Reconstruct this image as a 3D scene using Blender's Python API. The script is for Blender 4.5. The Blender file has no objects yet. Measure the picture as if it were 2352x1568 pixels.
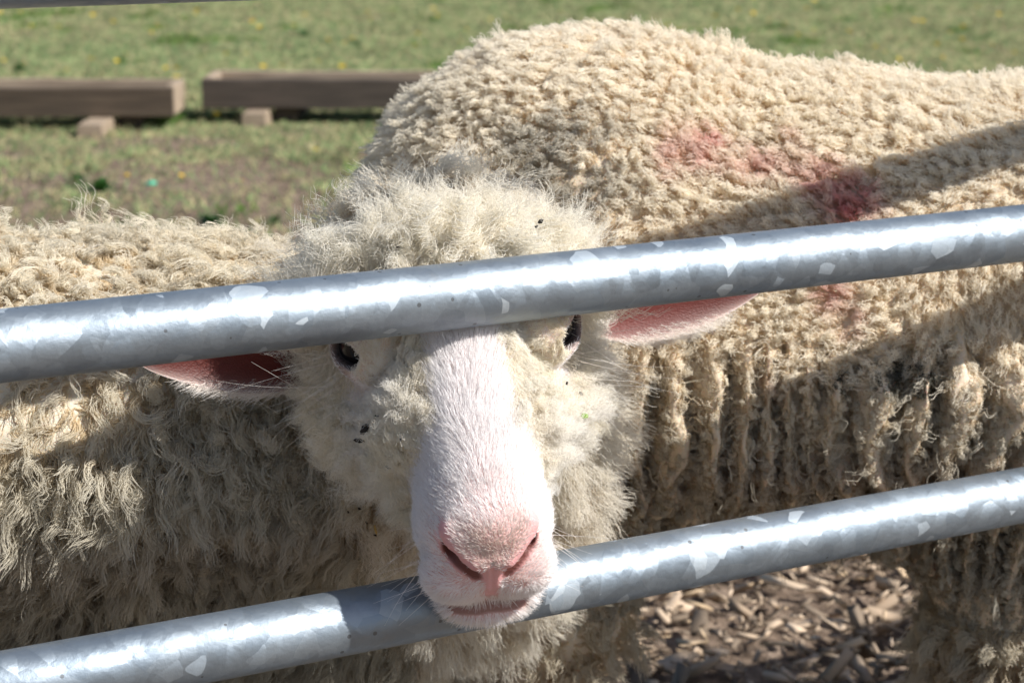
import bpy, math, time
import numpy as np
from mathutils import Vector, Matrix, kdtree

T0 = time.time()
SC = bpy.context.scene
COL = SC.collection
R = math.radians

# ------------------------------------------------------------------ camera, light, exposure
HC = 0.93                      # camera height
PITCH = R(13.8)
FPX, IW, IH = 4500.0, 2352.0, 1568.0
cd = bpy.data.cameras.new('camera')
cam = bpy.data.objects.new('camera', cd)
COL.objects.link(cam)
cam.location = (0, 0, HC)
cam.rotation_euler = (R(90) - PITCH, 0, 0)
cd.sensor_width = 22.3
cd.lens = FPX / IW * 22.3
cd.clip_start, cd.clip_end = 0.02, 2000
cd.dof.use_dof = True
cd.dof.focus_distance = 1.25
cd.dof.aperture_fstop = 7.5
SC.camera = cam

SUN_AZ = R(-20)                # from +X (right) towards +Y (away)
SUN_EL = R(42.5)
SDIR = Vector((math.cos(SUN_EL) * math.cos(SUN_AZ), math.cos(SUN_EL) * math.sin(SUN_AZ), math.sin(SUN_EL)))
sl = bpy.data.lights.new('sun', 'SUN')
sl.energy, sl.angle, sl.color = 4.7, R(0.53), (1.0, 0.965, 0.91)
so = bpy.data.objects.new('sun', sl)
COL.objects.link(so)
so.rotation_euler = SDIR.to_track_quat('Z', 'Y').to_euler()
so.location = (4, -2, 6)

W = bpy.data.worlds.new('World')
SC.world = W
W.use_nodes = True
nt = W.node_tree
sky = nt.nodes.new('ShaderNodeTexSky')
sky.sky_type = 'NISHITA'
sky.sun_disc = False
sky.sun_elevation = SUN_EL
sky.sun_rotation = R(90) - SUN_AZ
nt.links.new(sky.outputs[0], nt.nodes['Background'].inputs[0])
nt.nodes['Background'].inputs[1].default_value = 0.075
vs = SC.view_settings
vs.view_transform, vs.look, vs.exposure, vs.gamma = 'Standard', 'None', 0.48, 1.0
SC.cycles.diffuse_bounces = 5
SC.cycles.max_bounces = 10
SC.cycles.sample_clamp_indirect = 8.0

rng = np.random.default_rng(7)


# ------------------------------------------------------------------ helpers
def wp(px, py, z):
    """point seen at (px, py) of the 2352 x 1568 picture at camera depth z"""
    x, y = (px - IW / 2) / FPX * z, (IH / 2 - py) / FPX * z
    s, c = math.sin(PITCH), math.cos(PITCH)
    return np.array([x, z * c + y * s, HC + y * c - z * s])


def cdir(v):
    """camera-space direction (right, up, forward) -> world"""
    s, c = math.sin(PITCH), math.cos(PITCH)
    x, y, z = v
    w = np.array([x, z * c + y * s, y * c - z * s])
    return w / np.linalg.norm(w)


def unit(a):
    return a / np.maximum(np.linalg.norm(a, axis=-1, keepdims=True), 1e-9)


def to_px(P):
    s, c = math.sin(PITCH), math.cos(PITCH)
    Y, Z = P[:, 1], P[:, 2] - HC
    z = Y * c - Z * s
    y = Y * s + Z * c
    return np.stack([P[:, 0] / z * FPX + IW / 2, IH / 2 - y / z * FPX, z], 1)


_lat = np.random.default_rng(3).random((64, 64, 64)).astype(np.float32)


def noise(P, scale):
    p = np.asarray(P, np.float32) * scale + 100.0
    i = np.floor(p).astype(int)
    f = p - i
    f = f * f * (3 - 2 * f)
    i &= 63
    j = (i + 1) & 63
    x0, y0, z0 = i.T
    x1, y1, z1 = j.T
    fx, fy, fz = f.T
    a = _lat[x0, y0, z0] * (1 - fx) + _lat[x1, y0, z0] * fx
    b = _lat[x0, y1, z0] * (1 - fx) + _lat[x1, y1, z0] * fx
    c = _lat[x0, y0, z1] * (1 - fx) + _lat[x1, y0, z1] * fx
    d = _lat[x0, y1, z1] * (1 - fx) + _lat[x1, y1, z1] * fx
    return (a * (1 - fy) + b * fy) * (1 - fz) + (c * (1 - fy) + d * fy) * fz


def sstep(a, b, x):
    t = np.clip((x - a) / (b - a), 0, 1)
    return t * t * (3 - 2 * t)


# ---- signed distances
def sd_ell(P, c, r):
    q = (P - np.asarray(c, np.float32)) / np.asarray(r, np.float32)
    k = np.linalg.norm(q, axis=1)
    k2 = np.linalg.norm(q / np.asarray(r, np.float32), axis=1)
    return k * (k - 1) / np.maximum(k2, 1e-6)


def sd_cap(P, a, b, ra, rb):
    a, b = np.asarray(a, np.float32), np.asarray(b, np.float32)
    ab = b - a
    t = np.clip(((P - a) @ ab) / float(ab @ ab), 0, 1)
    return np.linalg.norm(P - a - t[:, None] * ab, axis=1) - (ra + (rb - ra) * t)


def smin(a, b, k):
    h = np.clip(0.5 + 0.5 * (b - a) / k, 0, 1)
    return b + (a - b) * h - k * h * (1 - h)


def smax(a, b, k):
    return -smin(-a, -b, k)


def surface(f, lo, hi, h):
    """surface nets over f, with verts pulled onto the isosurface; returns verts, quads"""
    lo, hi = np.asarray(lo, float), np.asarray(hi, float)
    S = 4
    n = (np.ceil((hi - lo) / (h * S)).astype(int)) * S + 1
    cn = (n - 1) // S + 1
    g = np.stack(np.meshgrid(*[lo[i] + np.arange(cn[i]) * h * S for i in range(3)], indexing='ij'), -1).astype(np.float32)
    cv = f(g.reshape(-1, 3)).reshape(cn)
    near = np.abs(cv) < h * S * 2.2
    act = np.repeat(np.repeat(np.repeat(near, S, 0), S, 1), S, 2)
    off = S // 2
    act = act[off:off + n[0], off:off + n[1], off:off + n[2]]
    V = np.repeat(np.repeat(np.repeat(cv, S, 0), S, 1), S, 2)[off:off + n[0], off:off + n[1], off:off + n[2]].astype(np.float32)
    act = act[:n[0], :n[1], :n[2]]
    idx = np.argwhere(act)
    V[act] = f((lo + idx * h).astype(np.float32))
    ins = V < 0
    ns = n - 1
    cnt = np.zeros(ns, np.int16)
    pos = np.zeros(tuple(ns) + (3,), np.float32)

    def sl(o):
        return tuple(slice(o[i], o[i] + ns[i]) for i in range(3))
    for ax in range(3):
        o2 = [i for i in range(3) if i != ax]
        for u in (0, 1):
            for w in (0, 1):
                a = [0, 0, 0]
                a[o2[0]], a[o2[1]] = u, w
                b = list(a)
                b[ax] = 1
                va, vb = V[sl(a)], V[sl(b)]
                m = ins[sl(a)] != ins[sl(b)]
                t = va[m] / (va[m] - vb[m])
                p = np.tile(np.array(a, np.float32), (len(t), 1))
                p[:, ax] = t
                pos[m] += p
                cnt[m] += 1
    cm = cnt > 0
    vid = -np.ones(ns, int)
    vid[cm] = np.arange(cm.sum())
    ci = np.argwhere(cm)
    verts = lo + (ci + pos[cm] / cnt[cm][:, None]) * h
    quads = []
    for ax in range(3):
        u, w = (ax + 1) % 3, (ax + 2) % 3
        a = [slice(1, ns[i]) for i in range(3)]
        b = list(a)
        a[ax] = slice(0, ns[ax])
        b[ax] = slice(1, ns[ax] + 1)
        A, B = ins[tuple(a)], ins[tuple(b)]
        e = np.argwhere(A != B)
        fl = A[tuple(e.T)]
        e = e + np.array([0 if i == ax else 1 for i in range(3)])
        du, dw = np.zeros(3, int), np.zeros(3, int)
        du[u] = 1
        dw[w] = 1
        q = np.stack([vid[tuple((e - du - dw).T)], vid[tuple((e - dw).T)], vid[tuple(e.T)], vid[tuple((e - du).T)]], 1)
        q[~fl] = q[~fl][:, ::-1]
        quads.append(q)
    Q = np.concatenate(quads)
    Q = Q[(Q >= 0).all(1)]
    verts = verts.astype(np.float32)
    for _ in range(2):
        g = grad(f, verts, h * .3)
        d = f(verts)
        verts = verts - np.clip(d, -h, h)[:, None] * unit(g)
    return verts, Q


def grad(f, P, e=5e-4):
    P = P.astype(np.float32)
    g = np.empty_like(P)
    for i in range(3):
        d = np.zeros(3, np.float32)
        d[i] = e
        g[:, i] = f(P + d) - f(P - d)
    return unit(g)


# ---- objects
def tag(o, label=None, cat=None, group=None, kind=None):
    if label: o['label'] = label
    if cat: o['category'] = cat
    if group: o['group'] = group
    if kind: o['kind'] = kind
    return o


def link(o, parent=None):
    COL.objects.link(o)
    if parent: o.parent = parent
    return o


def empty(name, loc=(0, 0, 0), rz=0):
    o = bpy.data.objects.new(name, None)
    o.empty_display_size = 0.05
    o.location = loc
    o.rotation_euler = (0, 0, rz)
    return link(o)


def mesh_obj(name, V, F, mats, parent=None, smooth=True, cols=None, matidx=None, fcol=None):
    me = bpy.data.meshes.new(name)
    V = np.asarray(V, np.float32)
    if isinstance(F, np.ndarray):
        k = F.shape[1]
        me.vertices.add(len(V))
        me.vertices.foreach_set('co', V.ravel())
        me.loops.add(F.size)
        me.loops.foreach_set('vertex_index', F.astype(np.int32).ravel())
        me.polygons.add(len(F))
        me.polygons.foreach_set('loop_start', np.arange(0, F.size, k, dtype=np.int32))
        me.update(calc_edges=True)
        me.validate()
    else:
        me.from_pydata([tuple(map(float, v)) for v in V], [], F)
    for m in (mats if isinstance(mats, (list, tuple)) else [mats]):
        me.materials.append(m)
    if smooth:
        me.polygons.foreach_set('use_smooth', np.ones(len(me.polygons), bool))
    if cols is not None:
        a = me.attributes.new('tint', 'FLOAT_COLOR', 'POINT')
        c = np.ones((len(V), 4), np.float32)
        c[:, :3] = cols[:, :3]
        if cols.shape[1] > 3: c[:, 3] = cols[:, 3]
        a.data.foreach_set('color', c.ravel())
    if fcol is not None:
        a = me.attributes.new('tint', 'FLOAT_COLOR', 'FACE')
        c = np.ones((len(fcol), 4), np.float32)
        c[:, :3] = fcol
        a.data.foreach_set('color', c.ravel())
    if matidx is not None:
        me.polygons.foreach_set('material_index', np.asarray(matidx, np.int32))
    o = bpy.data.objects.new(name, me)
    return link(o, parent)


def hair_obj(name, groups, mat, parent=None):
    """groups: list of (points (N,S,3), radius (N,S), colour (N,3)) -> one curves object"""
    hc = bpy.data.hair_curves.new(name)
    sizes = []
    for p, r, c in groups:
        sizes += [p.shape[1]] * p.shape[0]
    hc.add_curves(sizes)
    hc.attributes['position'].data.foreach_set('vector', np.concatenate([p.reshape(-1, 3) for p, r, c in groups]).astype(np.float32).ravel())
    a = hc.attributes.new('radius', 'FLOAT', 'POINT')
    a.data.foreach_set('value', np.concatenate([r.ravel() for p, r, c in groups]).astype(np.float32))
    a = hc.attributes.new('tint', 'FLOAT_COLOR', 'CURVE')
    cc = np.concatenate([c for p, r, c in groups]).astype(np.float32)
    a.data.foreach_set('color', np.concatenate([cc, np.ones((len(cc), 1), np.float32)], 1).ravel())
    hc.materials.append(mat)
    o = bpy.data.objects.new(name, hc)
    return link(o, parent)


class MB:
    """collects quads / polygons into one mesh"""
    def __init__(s): s.v, s.f = [], []

    def add(s, vs, fs):
        o = len(s.v)
        s.v += [tuple(v) for v in vs]
        s.f += [tuple(i + o for i in f) for f in fs]

    def board(s, lo, hi, jit=0.0, bev=0.003, seg=1, r=None):
        """bevelled board along x with slight unevenness"""
        x0, y0, z0 = lo
        x1, y1, z1 = hi
        prof = [(y0 + bev, z0), (y1 - bev, z0), (y1, z0 + bev), (y1, z1 - bev), (y1 - bev, z1), (y0 + bev, z1), (y0, z1 - bev), (y0, z0 + bev)]
        xs = np.linspace(x0, x1, seg + 1)
        vs = []
        for x in xs:
            dy, dz = (r.normal(0, jit, 2) if r is not None and jit else (0, 0))
            vs += [(x, y + dy, z + dz) for y, z in prof]
        fs = []
        for k in range(seg):
            for i in range(8):
                j = (i + 1) % 8
                fs.append((k * 8 + i, k * 8 + j, k * 8 + 8 + j, k * 8 + 8 + i)[::-1])
        fs.append(tuple(range(8)))
        fs.append(tuple(range(seg * 8 + 7, seg * 8 - 1, -1)))
        s.add(vs, fs)

    def tube(s, pts, r, n=32):
        pts = [Vector(p) for p in pts]
        vs, fs = [], []
        d0 = (pts[-1] - pts[0]).normalized()
        up = Vector((0, 0, 1)) if abs(d0.z) < .9 else Vector((1, 0, 0))
        a = d0.cross(up).normalized()
        b = d0.cross(a)
        for p in pts:
            for k in range(n):
                t = 2 * math.pi * k / n
                vs.append(p + a * (math.cos(t) * r) + b * (math.sin(t) * r))
        for i in range(len(pts) - 1):
            for k in range(n):
                k2 = (k + 1) % n
                fs.append((i * n + k, i * n + k2, (i + 1) * n + k2, (i + 1) * n + k))
        fs.append(tuple(range(n))[::-1])
        fs.append(tuple(range((len(pts) - 1) * n, len(pts) * n)))
        s.add(vs, fs)

    def build(s, name, mat, parent=None, smooth=False):
        me = bpy.data.meshes.new(name)
        me.from_pydata(s.v, [], s.f)
        me.materials.append(mat)
        if smooth:
            me.polygons.foreach_set('use_smooth', np.ones(len(me.polygons), bool))
            me.set_sharp_from_angle(angle=R(40))
        return link(bpy.data.objects.new(name, me), parent)


# ------------------------------------------------------------------ materials
class NB:
    def __init__(s, name):
        s.m = bpy.data.materials.new(name)
        s.m.use_nodes = True
        s.t = s.m.node_tree
        s.b = s.t.nodes['Principled BSDF']
        s.out = s.t.nodes['Material Output']

    def n(s, typ, **kw):
        x = s.t.nodes.new(typ)
        ins = kw.pop('ins', {})
        for k, v in kw.items(): setattr(x, k, v)
        for k, v in ins.items():
            if isinstance(v, bpy.types.NodeSocket): s.t.links.new(v, x.inputs[k])
            else: x.inputs[k].default_value = v
        return x

    def l(s, a, b): s.t.links.new(a, b)

    def ramp(s, fac, stops, interp='LINEAR'):
        x = s.n('ShaderNodeValToRGB')
        x.color_ramp.interpolation = interp
        e = x.color_ramp.elements
        while len(e) < len(stops): e.new(0.5)
        for i, (p, c) in enumerate(stops):
            e[i].position = p
            e[i].color = tuple(c) + ((1,) if len(c) == 3 else ())
        s.l(fac, x.inputs[0])
        return x.outputs[0]

    def mix(s, fac, a, b, mode='MIX'):
        x = s.n('ShaderNodeMix', data_type='RGBA', blend_type=mode)
        for i, v in ((0, fac), (6, a), (7, b)):
            if isinstance(v, bpy.types.NodeSocket): s.l(v, x.inputs[i])
            else: x.inputs[i].default_value = v if i == 0 else (tuple(v) + (1,))[:4]
        return x.outputs[2]

    def math(s, op, a, b=0.0, c=None):
        x = s.n('ShaderNodeMath', operation=op)
        for i, v in enumerate((a, b) if c is None else (a, b, c)):
            if isinstance(v, bpy.types.NodeSocket): s.l(v, x.inputs[i])
            else: x.inputs[i].default_value = v
        return x.outputs[0]


def wool_mat(name, trans=0.35, root=(0.95, 0.89, 0.78), gloss=0.04):
    b = NB(name)
    at = b.n('ShaderNodeAttribute', attribute_name='tint')
    hi = b.n('ShaderNodeHairInfo')
    f = b.ramp(hi.outputs['Intercept'], [(0.0, root), (0.6, (1, 1, 1))])
    c = b.mix(1.0, at.outputs['Color'], f, 'MULTIPLY')
    d = b.n('ShaderNodeBsdfDiffuse', ins={0: c})
    t = b.n('ShaderNodeBsdfTranslucent', ins={0: c})
    g = b.n('ShaderNodeBsdfGlossy', ins={0: (1, 1, 1, 1), 1: 0.45})
    m = b.n('ShaderNodeMixShader', ins={0: trans, 1: d.outputs[0], 2: t.outputs[0]})
    m2 = b.n('ShaderNodeMixShader', ins={0: gloss, 1: m.outputs[0], 2: g.outputs[0]})
    b.l(m2.outputs[0], b.out.inputs[0])
    return b.m


M_WOOL = wool_mat('wool_fibre')
M_LOCK = wool_mat('wool_lock', 0.35, (0.82, 0.70, 0.53), 0.03)
M_HAIR = wool_mat('white_hair', 0.3, (0.97, 0.9, 0.87), 0.10)


def skin_mat():
    b = NB('sheep_skin')
    at = b.n('ShaderNodeAttribute', attribute_name='tint')
    nz = b.n('ShaderNodeTexNoise', ins={'Scale': 900.0, 'Detail': 3.0})
    vo = b.n('ShaderNodeTexVoronoi', ins={'Scale': 420.0})
    b.l(at.outputs['Color'], b.b.inputs['Base Color'])
    b.b.inputs['Roughness'].default_value = 0.48
    b.b.inputs['Specular IOR Level'].default_value = 0.35
    b.b.inputs['Subsurface Weight'].default_value = 0.25
    b.b.inputs['Subsurface Radius'].default_value = (1.0, 0.35, 0.2)
    b.b.inputs['Subsurface Scale'].default_value = 0.004
    h = b.math('ADD', vo.outputs[0], nz.outputs[0])
    bp = b.n('ShaderNodeBump', ins={'Strength': 0.35, 'Distance': 0.0008, 'Height': h})
    b.l(bp.outputs[0], b.b.inputs['Normal'])
    tr = b.n('ShaderNodeBsdfTranslucent', ins={0: (0.38, 0.045, 0.035, 1)})
    al = b.math('SUBTRACT', 1.0, at.outputs['Alpha'])
    ms = b.n('ShaderNodeMixShader', ins={0: al, 1: b.b.outputs[0], 2: tr.outputs[0]})
    b.l(ms.outputs[0], b.out.inputs[0])
    return b.m


M_SKIN = skin_mat()


def eye_mat():
    b = NB('dark_eye')
    b.b.inputs['Base Color'].default_value = (0.008, 0.007, 0.008, 1)
    b.b.inputs['Roughness'].default_value = 0.16
    b.b.inputs['Specular IOR Level'].default_value = 0.35
    b.b.inputs['Coat Weight'].default_value = 0.0
    return b.m


M_EYE = eye_mat()


def zinc_mat():
    b = NB('galvanised_steel')
    tc = b.n('ShaderNodeTexCoord')
    mp = b.n('ShaderNodeMapping', ins={0: tc.outputs['Object']})
    wn = b.n('ShaderNodeTexNoise', ins={'Vector': mp.outputs[0], 'Scale': 34.0, 'Detail': 2.0})
    wv = b.n('ShaderNodeVectorMath', operation='MULTIPLY_ADD', ins={0: wn.outputs['Color'], 1: (0.010,) * 3, 2: mp.outputs[0]})
    v1 = b.n('ShaderNodeTexVoronoi', ins={'Vector': wv.outputs[0], 'Scale': 96.0})
    v2 = b.n('ShaderNodeTexVoronoi', ins={'Vector': wv.outputs[0], 'Scale': 56.0})
    s1 = b.n('ShaderNodeSeparateColor', ins={0: v1.outputs['Color']})
    s2 = b.n('ShaderNodeSeparateColor', ins={0: v2.outputs['Color']})
    br1 = b.math('GREATER_THAN', s1.outputs[0], 0.955)
    br2 = b.math('GREATER_THAN', s2.outputs[0], 0.965)
    br = b.math('MAXIMUM', br1, br2)
    lo = b.n('ShaderNodeTexNoise', ins={'Vector': mp.outputs[0], 'Scale': 18.0, 'Detail': 5.0, 'Roughness': 0.65})
    base = b.ramp(s2.outputs[1], [(0.0, (0.225, 0.275, 0.33)), (1.0, (0.315, 0.37, 0.43))])
    base = b.mix(0.45, base, b.ramp(lo.outputs[0], [(0.3, (0.20, 0.245, 0.295)), (0.7, (0.37, 0.415, 0.455))]))
    bright = b.ramp(s1.outputs[1], [(0.0, (0.36, 0.42, 0.48)), (1.0, (0.50, 0.56, 0.61))])
    c = b.mix(b.math('MULTIPLY', br, 0.8), base, bright)
    # pits and dirt
    pv = b.n('ShaderNodeTexVoronoi', ins={'Vector': mp.outputs[0], 'Scale': 105.0})
    sp = b.n('ShaderNodeSeparateColor', ins={0: pv.outputs['Color']})
    pit = b.math('MULTIPLY', b.math('LESS_THAN', pv.outputs[0], 0.15), b.math('GREATER_THAN', sp.outputs[2], 0.80))
    c = b.mix(b.math('MULTIPLY', pit, 0.7), c, (0.10, 0.10, 0.10))
    dn = b.n('ShaderNodeTexNoise', ins={'Vector': mp.outputs[0], 'Scale': 7.0, 'Detail': 8.0, 'Roughness': 0.7})
    dirt = b.ramp(dn.outputs[0], [(0.60, (0, 0, 0)), (0.74, (1, 1, 1))])
    c = b.mix(b.math('MULTIPLY', dirt, 0.35), c, (0.36, 0.30, 0.22))
    b.l(c, b.b.inputs['Base Color'])
    b.l(b.math('SUBTRACT', 0.80, b.math('MULTIPLY', br, 0.22)), b.b.inputs['Metallic'])
    fine = b.n('ShaderNodeTexNoise', ins={'Vector': mp.outputs[0], 'Scale': 1500.0, 'Detail': 2.0})
    ro = b.math('ADD', 0.44, b.math('MULTIPLY', lo.outputs[0], 0.16))
    ro = b.math('ADD', ro, b.math('MULTIPLY', br, 0.12))
    b.l(ro, b.b.inputs['Roughness'])
    med = b.n('ShaderNodeTexNoise', ins={'Vector': mp.outputs[0], 'Scale': 260.0, 'Detail': 4.0})
    h = b.math('ADD', b.math('MULTIPLY', fine.outputs[0], 0.35), b.math('MULTIPLY', med.outputs[0], 1.0))
    h = b.math('ADD', h, b.math('MULTIPLY', pit, -1.2))
    bp = b.n('ShaderNodeBump', ins={'Strength': 0.30, 'Distance': 0.0008, 'Height': h})
    t1 = b.n('ShaderNodeVectorMath', operation='MULTIPLY_ADD', ins={0: v1.outputs['Color'], 1: (0.11,) * 3, 2: (-0.055,) * 3})
    t2 = b.n('ShaderNodeVectorMath', operation='MULTIPLY_ADD', ins={0: v2.outputs['Color'], 1: (0.11,) * 3, 2: (-0.055,) * 3})
    t3 = b.n('ShaderNodeVectorMath', operation='ADD', ins={0: t1.outputs[0], 1: t2.outputs[0]})
    t4 = b.n('ShaderNodeVectorMath', operation='ADD', ins={0: t3.outputs[0], 1: bp.outputs[0]})
    t5 = b.n('ShaderNodeVectorMath', operation='NORMALIZE', ins={0: t4.outputs[0]})
    b.l(t5.outputs[0], b.b.inputs['Normal'])
    return b.m


M_ZINC = zinc_mat()


def wood_mat(name, a, c2, c3):
    b = NB(name)
    tc = b.n('ShaderNodeTexCoord')
    mp = b.n('ShaderNodeMapping', ins={0: tc.outputs['Object'], 3: (2.0, 30.0, 30.0)})
    nz = b.n('ShaderNodeTexNoise', ins={'Vector': mp.outputs[0], 'Scale': 2.2, 'Detail': 8.0, 'Roughness': 0.7})
    n2 = b.n('ShaderNodeTexNoise', ins={'Vector': tc.outputs['Object'], 'Scale': 6.0, 'Detail': 4.0})
    c = b.ramp(nz.outputs[0], [(0.25, a), (0.5, c2), (0.8, c3)])
    c = b.mix(b.math('MULTIPLY', n2.outputs[0], 0.6), c, a)
    b.l(c, b.b.inputs['Base Color'])
    b.b.inputs['Roughness'].default_value = 0.85
    bp = b.n('ShaderNodeBump', ins={'Strength': 0.6, 'Distance': 0.003, 'Height': nz.outputs[0]})
    b.l(bp.outputs[0], b.b.inputs['Normal'])
    return b.m


M_WOOD = wood_mat('weathered_brown_wood', (0.040, 0.030, 0.021), (0.105, 0.074, 0.050), (0.20, 0.15, 0.10))  # weathered brown, darkened further so the front board looks shaded
M_WOOD_SHADE = wood_mat('weathered_shade_wood', (0.036, 0.029, 0.024), (0.085, 0.064, 0.050), (0.18, 0.14, 0.11))  # weathered wood with shade put into its colour, for front board and rear feet


M_WOOD_LIT = wood_mat('sunlit_wood_tone', (0.17, 0.125, 0.09), (0.40, 0.31, 0.22), (0.55, 0.44, 0.33))  # lit copy of the wood: sunlight put into the colour


def tint_mat(name, rough=0.85, noise_amt=0.0, trans=0.0):
    b = NB(name)
    at = b.n('ShaderNodeAttribute', attribute_name='tint')
    b.l(at.outputs['Color'], b.b.inputs['Base Color'])
    b.b.inputs['Roughness'].default_value = rough
    b.b.inputs['Specular IOR Level'].default_value = 0.25
    if trans:
        tr = b.n('ShaderNodeBsdfTranslucent', ins={0: at.outputs['Color']})
        m = b.n('ShaderNodeMixShader', ins={0: trans, 1: b.b.outputs[0], 2: tr.outputs[0]})
        b.l(m.outputs[0], b.out.inputs[0])
    return b.m


M_CHIP = tint_mat('bark_chip')
M_GRASS = tint_mat('grass_blade', 0.6, trans=0.3)


def flat_mat(name, c, rough=0.6, trans=0.0):
    b = NB(name)
    b.b.inputs['Base Color'].default_value = tuple(c) + (1,)
    b.b.inputs['Roughness'].default_value = rough
    if trans:
        tr = b.n('ShaderNodeBsdfTranslucent', ins={0: tuple(c) + (1,)})
        m = b.n('ShaderNodeMixShader', ins={0: trans, 1: b.b.outputs[0], 2: tr.outputs[0]})
        b.l(m.outputs[0], b.out.inputs[0])
    return b.m


def ground_mat():
    b = NB('pasture_soil')
    ge = b.n('ShaderNodeNewGeometry')
    P = ge.outputs['Position']
    sx = b.n('ShaderNodeSeparateXYZ', ins={0: P})
    n1 = b.n('ShaderNodeTexNoise', ins={'Vector': P, 'Scale': 3.2, 'Detail': 6.0, 'Roughness': 0.65})
    n2 = b.n('ShaderNodeTexNoise', ins={'Vector': P, 'Scale': 14.0, 'Detail': 6.0, 'Roughness': 0.7})
    n3 = b.n('ShaderNodeTexNoise', ins={'Vector': P, 'Scale': 34.0, 'Detail': 6.0, 'Roughness': 0.7})
    soil = b.ramp(n3.outputs[0], [(0.3, (0.05, 0.036, 0.027)), (0.5, (0.21, 0.155, 0.115)), (0.68, (0.42, 0.325, 0.25))])
    gr = b.ramp(n2.outputs[0], [(0.3, (0.13, 0.16, 0.065)), (0.55, (0.25, 0.265, 0.12)), (0.75, (0.36, 0.32, 0.18))])
    gr = b.mix(0.45, gr, soil)
    # bare, trodden ground near the gate, pasture beyond
    k = b.n('ShaderNodeMapRange', ins={0: sx.outputs[1], 1: 5.4, 2: 7.6, 3: -0.34, 4: 0.24})
    f = b.math('ADD', k.outputs[0], b.math('ADD', b.math('MULTIPLY', n1.outputs[0], 0.7), b.math('MULTIPLY', n2.outputs[0], 0.3)))
    fr = b.ramp(f, [(0.44, (0, 0, 0)), (0.58, (1, 1, 1))])
    c = b.mix(fr, soil, gr)
    b.l(c, b.b.inputs['Base Color'])
    b.b.inputs['Roughness'].default_value = 0.95
    b.b.inputs['Specular IOR Level'].default_value = 0.1
    bp = b.n('ShaderNodeBump', ins={'Strength': 0.8, 'Distance': 0.02, 'Height': b.math('ADD', n3.outputs[0], n2.outputs[0])})
    b.l(bp.outputs[0], b.b.inputs['Normal'])
    return b.m


# ------------------------------------------------------------------ ground
def build_ground():
    # a fine sheet near the camera blending into the far one: a single warped grid
    a = np.sign(np.linspace(-1, 1, 181)) * np.abs(np.linspace(-1, 1, 181)) ** 3 * 150
    X, Y = np.meshgrid(a, a + 6.0, indexing='ij')
    Z = np.zeros_like(X)
    P = np.stack([X, Y, Z], -1).reshape(-1, 3)
    amp = sstep(0.5, 3.0, np.hypot(P[:, 0], P[:, 1] - 1.5))
    P[:, 2] = (noise(P, 1.3) - 0.5) * 0.03 * amp * sstep(60, 20, np.hypot(P[:, 0], P[:, 1]))
    P[:, 2] -= 0.012
    n = len(a)
    i, j = np.meshgrid(np.arange(n - 1), np.arange(n - 1), indexing='ij')
    q = (i * n + j).ravel()
    F = np.stack([q, q + n, q + n + 1, q + 1], 1)
    tag(mesh_obj('ground', P, F, ground_mat()), 'open pasture ground, worn to bare soil nearer the gate', 'ground', kind='structure')


def gpatch(P):
    """1 where grass grows, 0 on worn soil"""
    k = sstep(5.0, 7.4, P[:, 1]) * 0.50 - 0.25
    f = k + noise(P, 2.6) * 0.42 + noise(P, 9.) * 0.58
    return sstep(0.46, 0.60, f)


def build_grass():
    r = np.random.default_rng(11)
    N = 560000
    # even in picture-ish density: more blades near
    Y = 3.6 + (17.0 - 3.6) * r.random(N) ** 1.25
    wide = r.random(N) < .34
    X = (r.random(N) * 2 - 1) * np.where(wide, 0.85 * Y + 3.0, 0.36 * Y + 0.7)
    X = X + np.where(wide, 0, r.normal(0, .25, N))
    P = np.stack([X, Y, np.zeros(N)], 1)
    keep = r.random(N) < 0.16 + 0.84 * gpatch(P)
    P = P[keep]
    N = len(P)
    tall = noise(P, 3.0)
    L = (0.014 + 0.030 * r.random(N) ** 2) * (0.6 + 0.9 * tall)
    tuft = noise(P + 31, 4.0) > 0.84
    L = np.where(tuft, L * 1.7, L)
    az = r.random(N) * 2 * np.pi
    lean = 0.35 + 0.9 * r.random(N)
    d = np.stack([np.cos(az) * lean, np.sin(az) * lean, np.ones(N)], 1)
    d = unit(d)
    t = np.linspace(0, 1, 3)
    pts = P[:, None] + d[:, None] * (L[:, None] * t)[..., None]
    pts[:, 2, 2] -= L * 0.25
    pts[..., 2] -= 0.004
    rad = np.outer(0.0010 + 0.0010 * r.random(N) + 0.00012 * P[:, 1], [1, 0.8, 0.2])
    g = r.random(N)
    dry = (r.random(N) < 0.26 + 0.30 * noise(P + 9, 0.8))
    c = np.stack([0.185 + 0.11 * g, 0.27 + 0.12 * g, 0.12 + 0.05 * g], 1)
    cd_ = np.stack([0.40 + 0.18 * g, 0.36 + 0.15 * g, 0.20 + 0.09 * g], 1)
    c = np.where(dry[:, None], cd_, c)
    c = np.where((tuft & (g > .3))[:, None], np.stack([0.10 + .06 * g, 0.19 + .08 * g, 0.05 + 0 * g], 1), c)
    c = c * (0.50 + 1.0 * noise(P + 3, 27.))[:, None] * (0.85 + .3 * noise(P + 17, 6.))[:, None]
    tag(hair_obj('grass', [(pts, rad, c)], M_GRASS), 'short sunlit pasture grass growing over the field', 'grass', kind='stuff')


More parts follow.
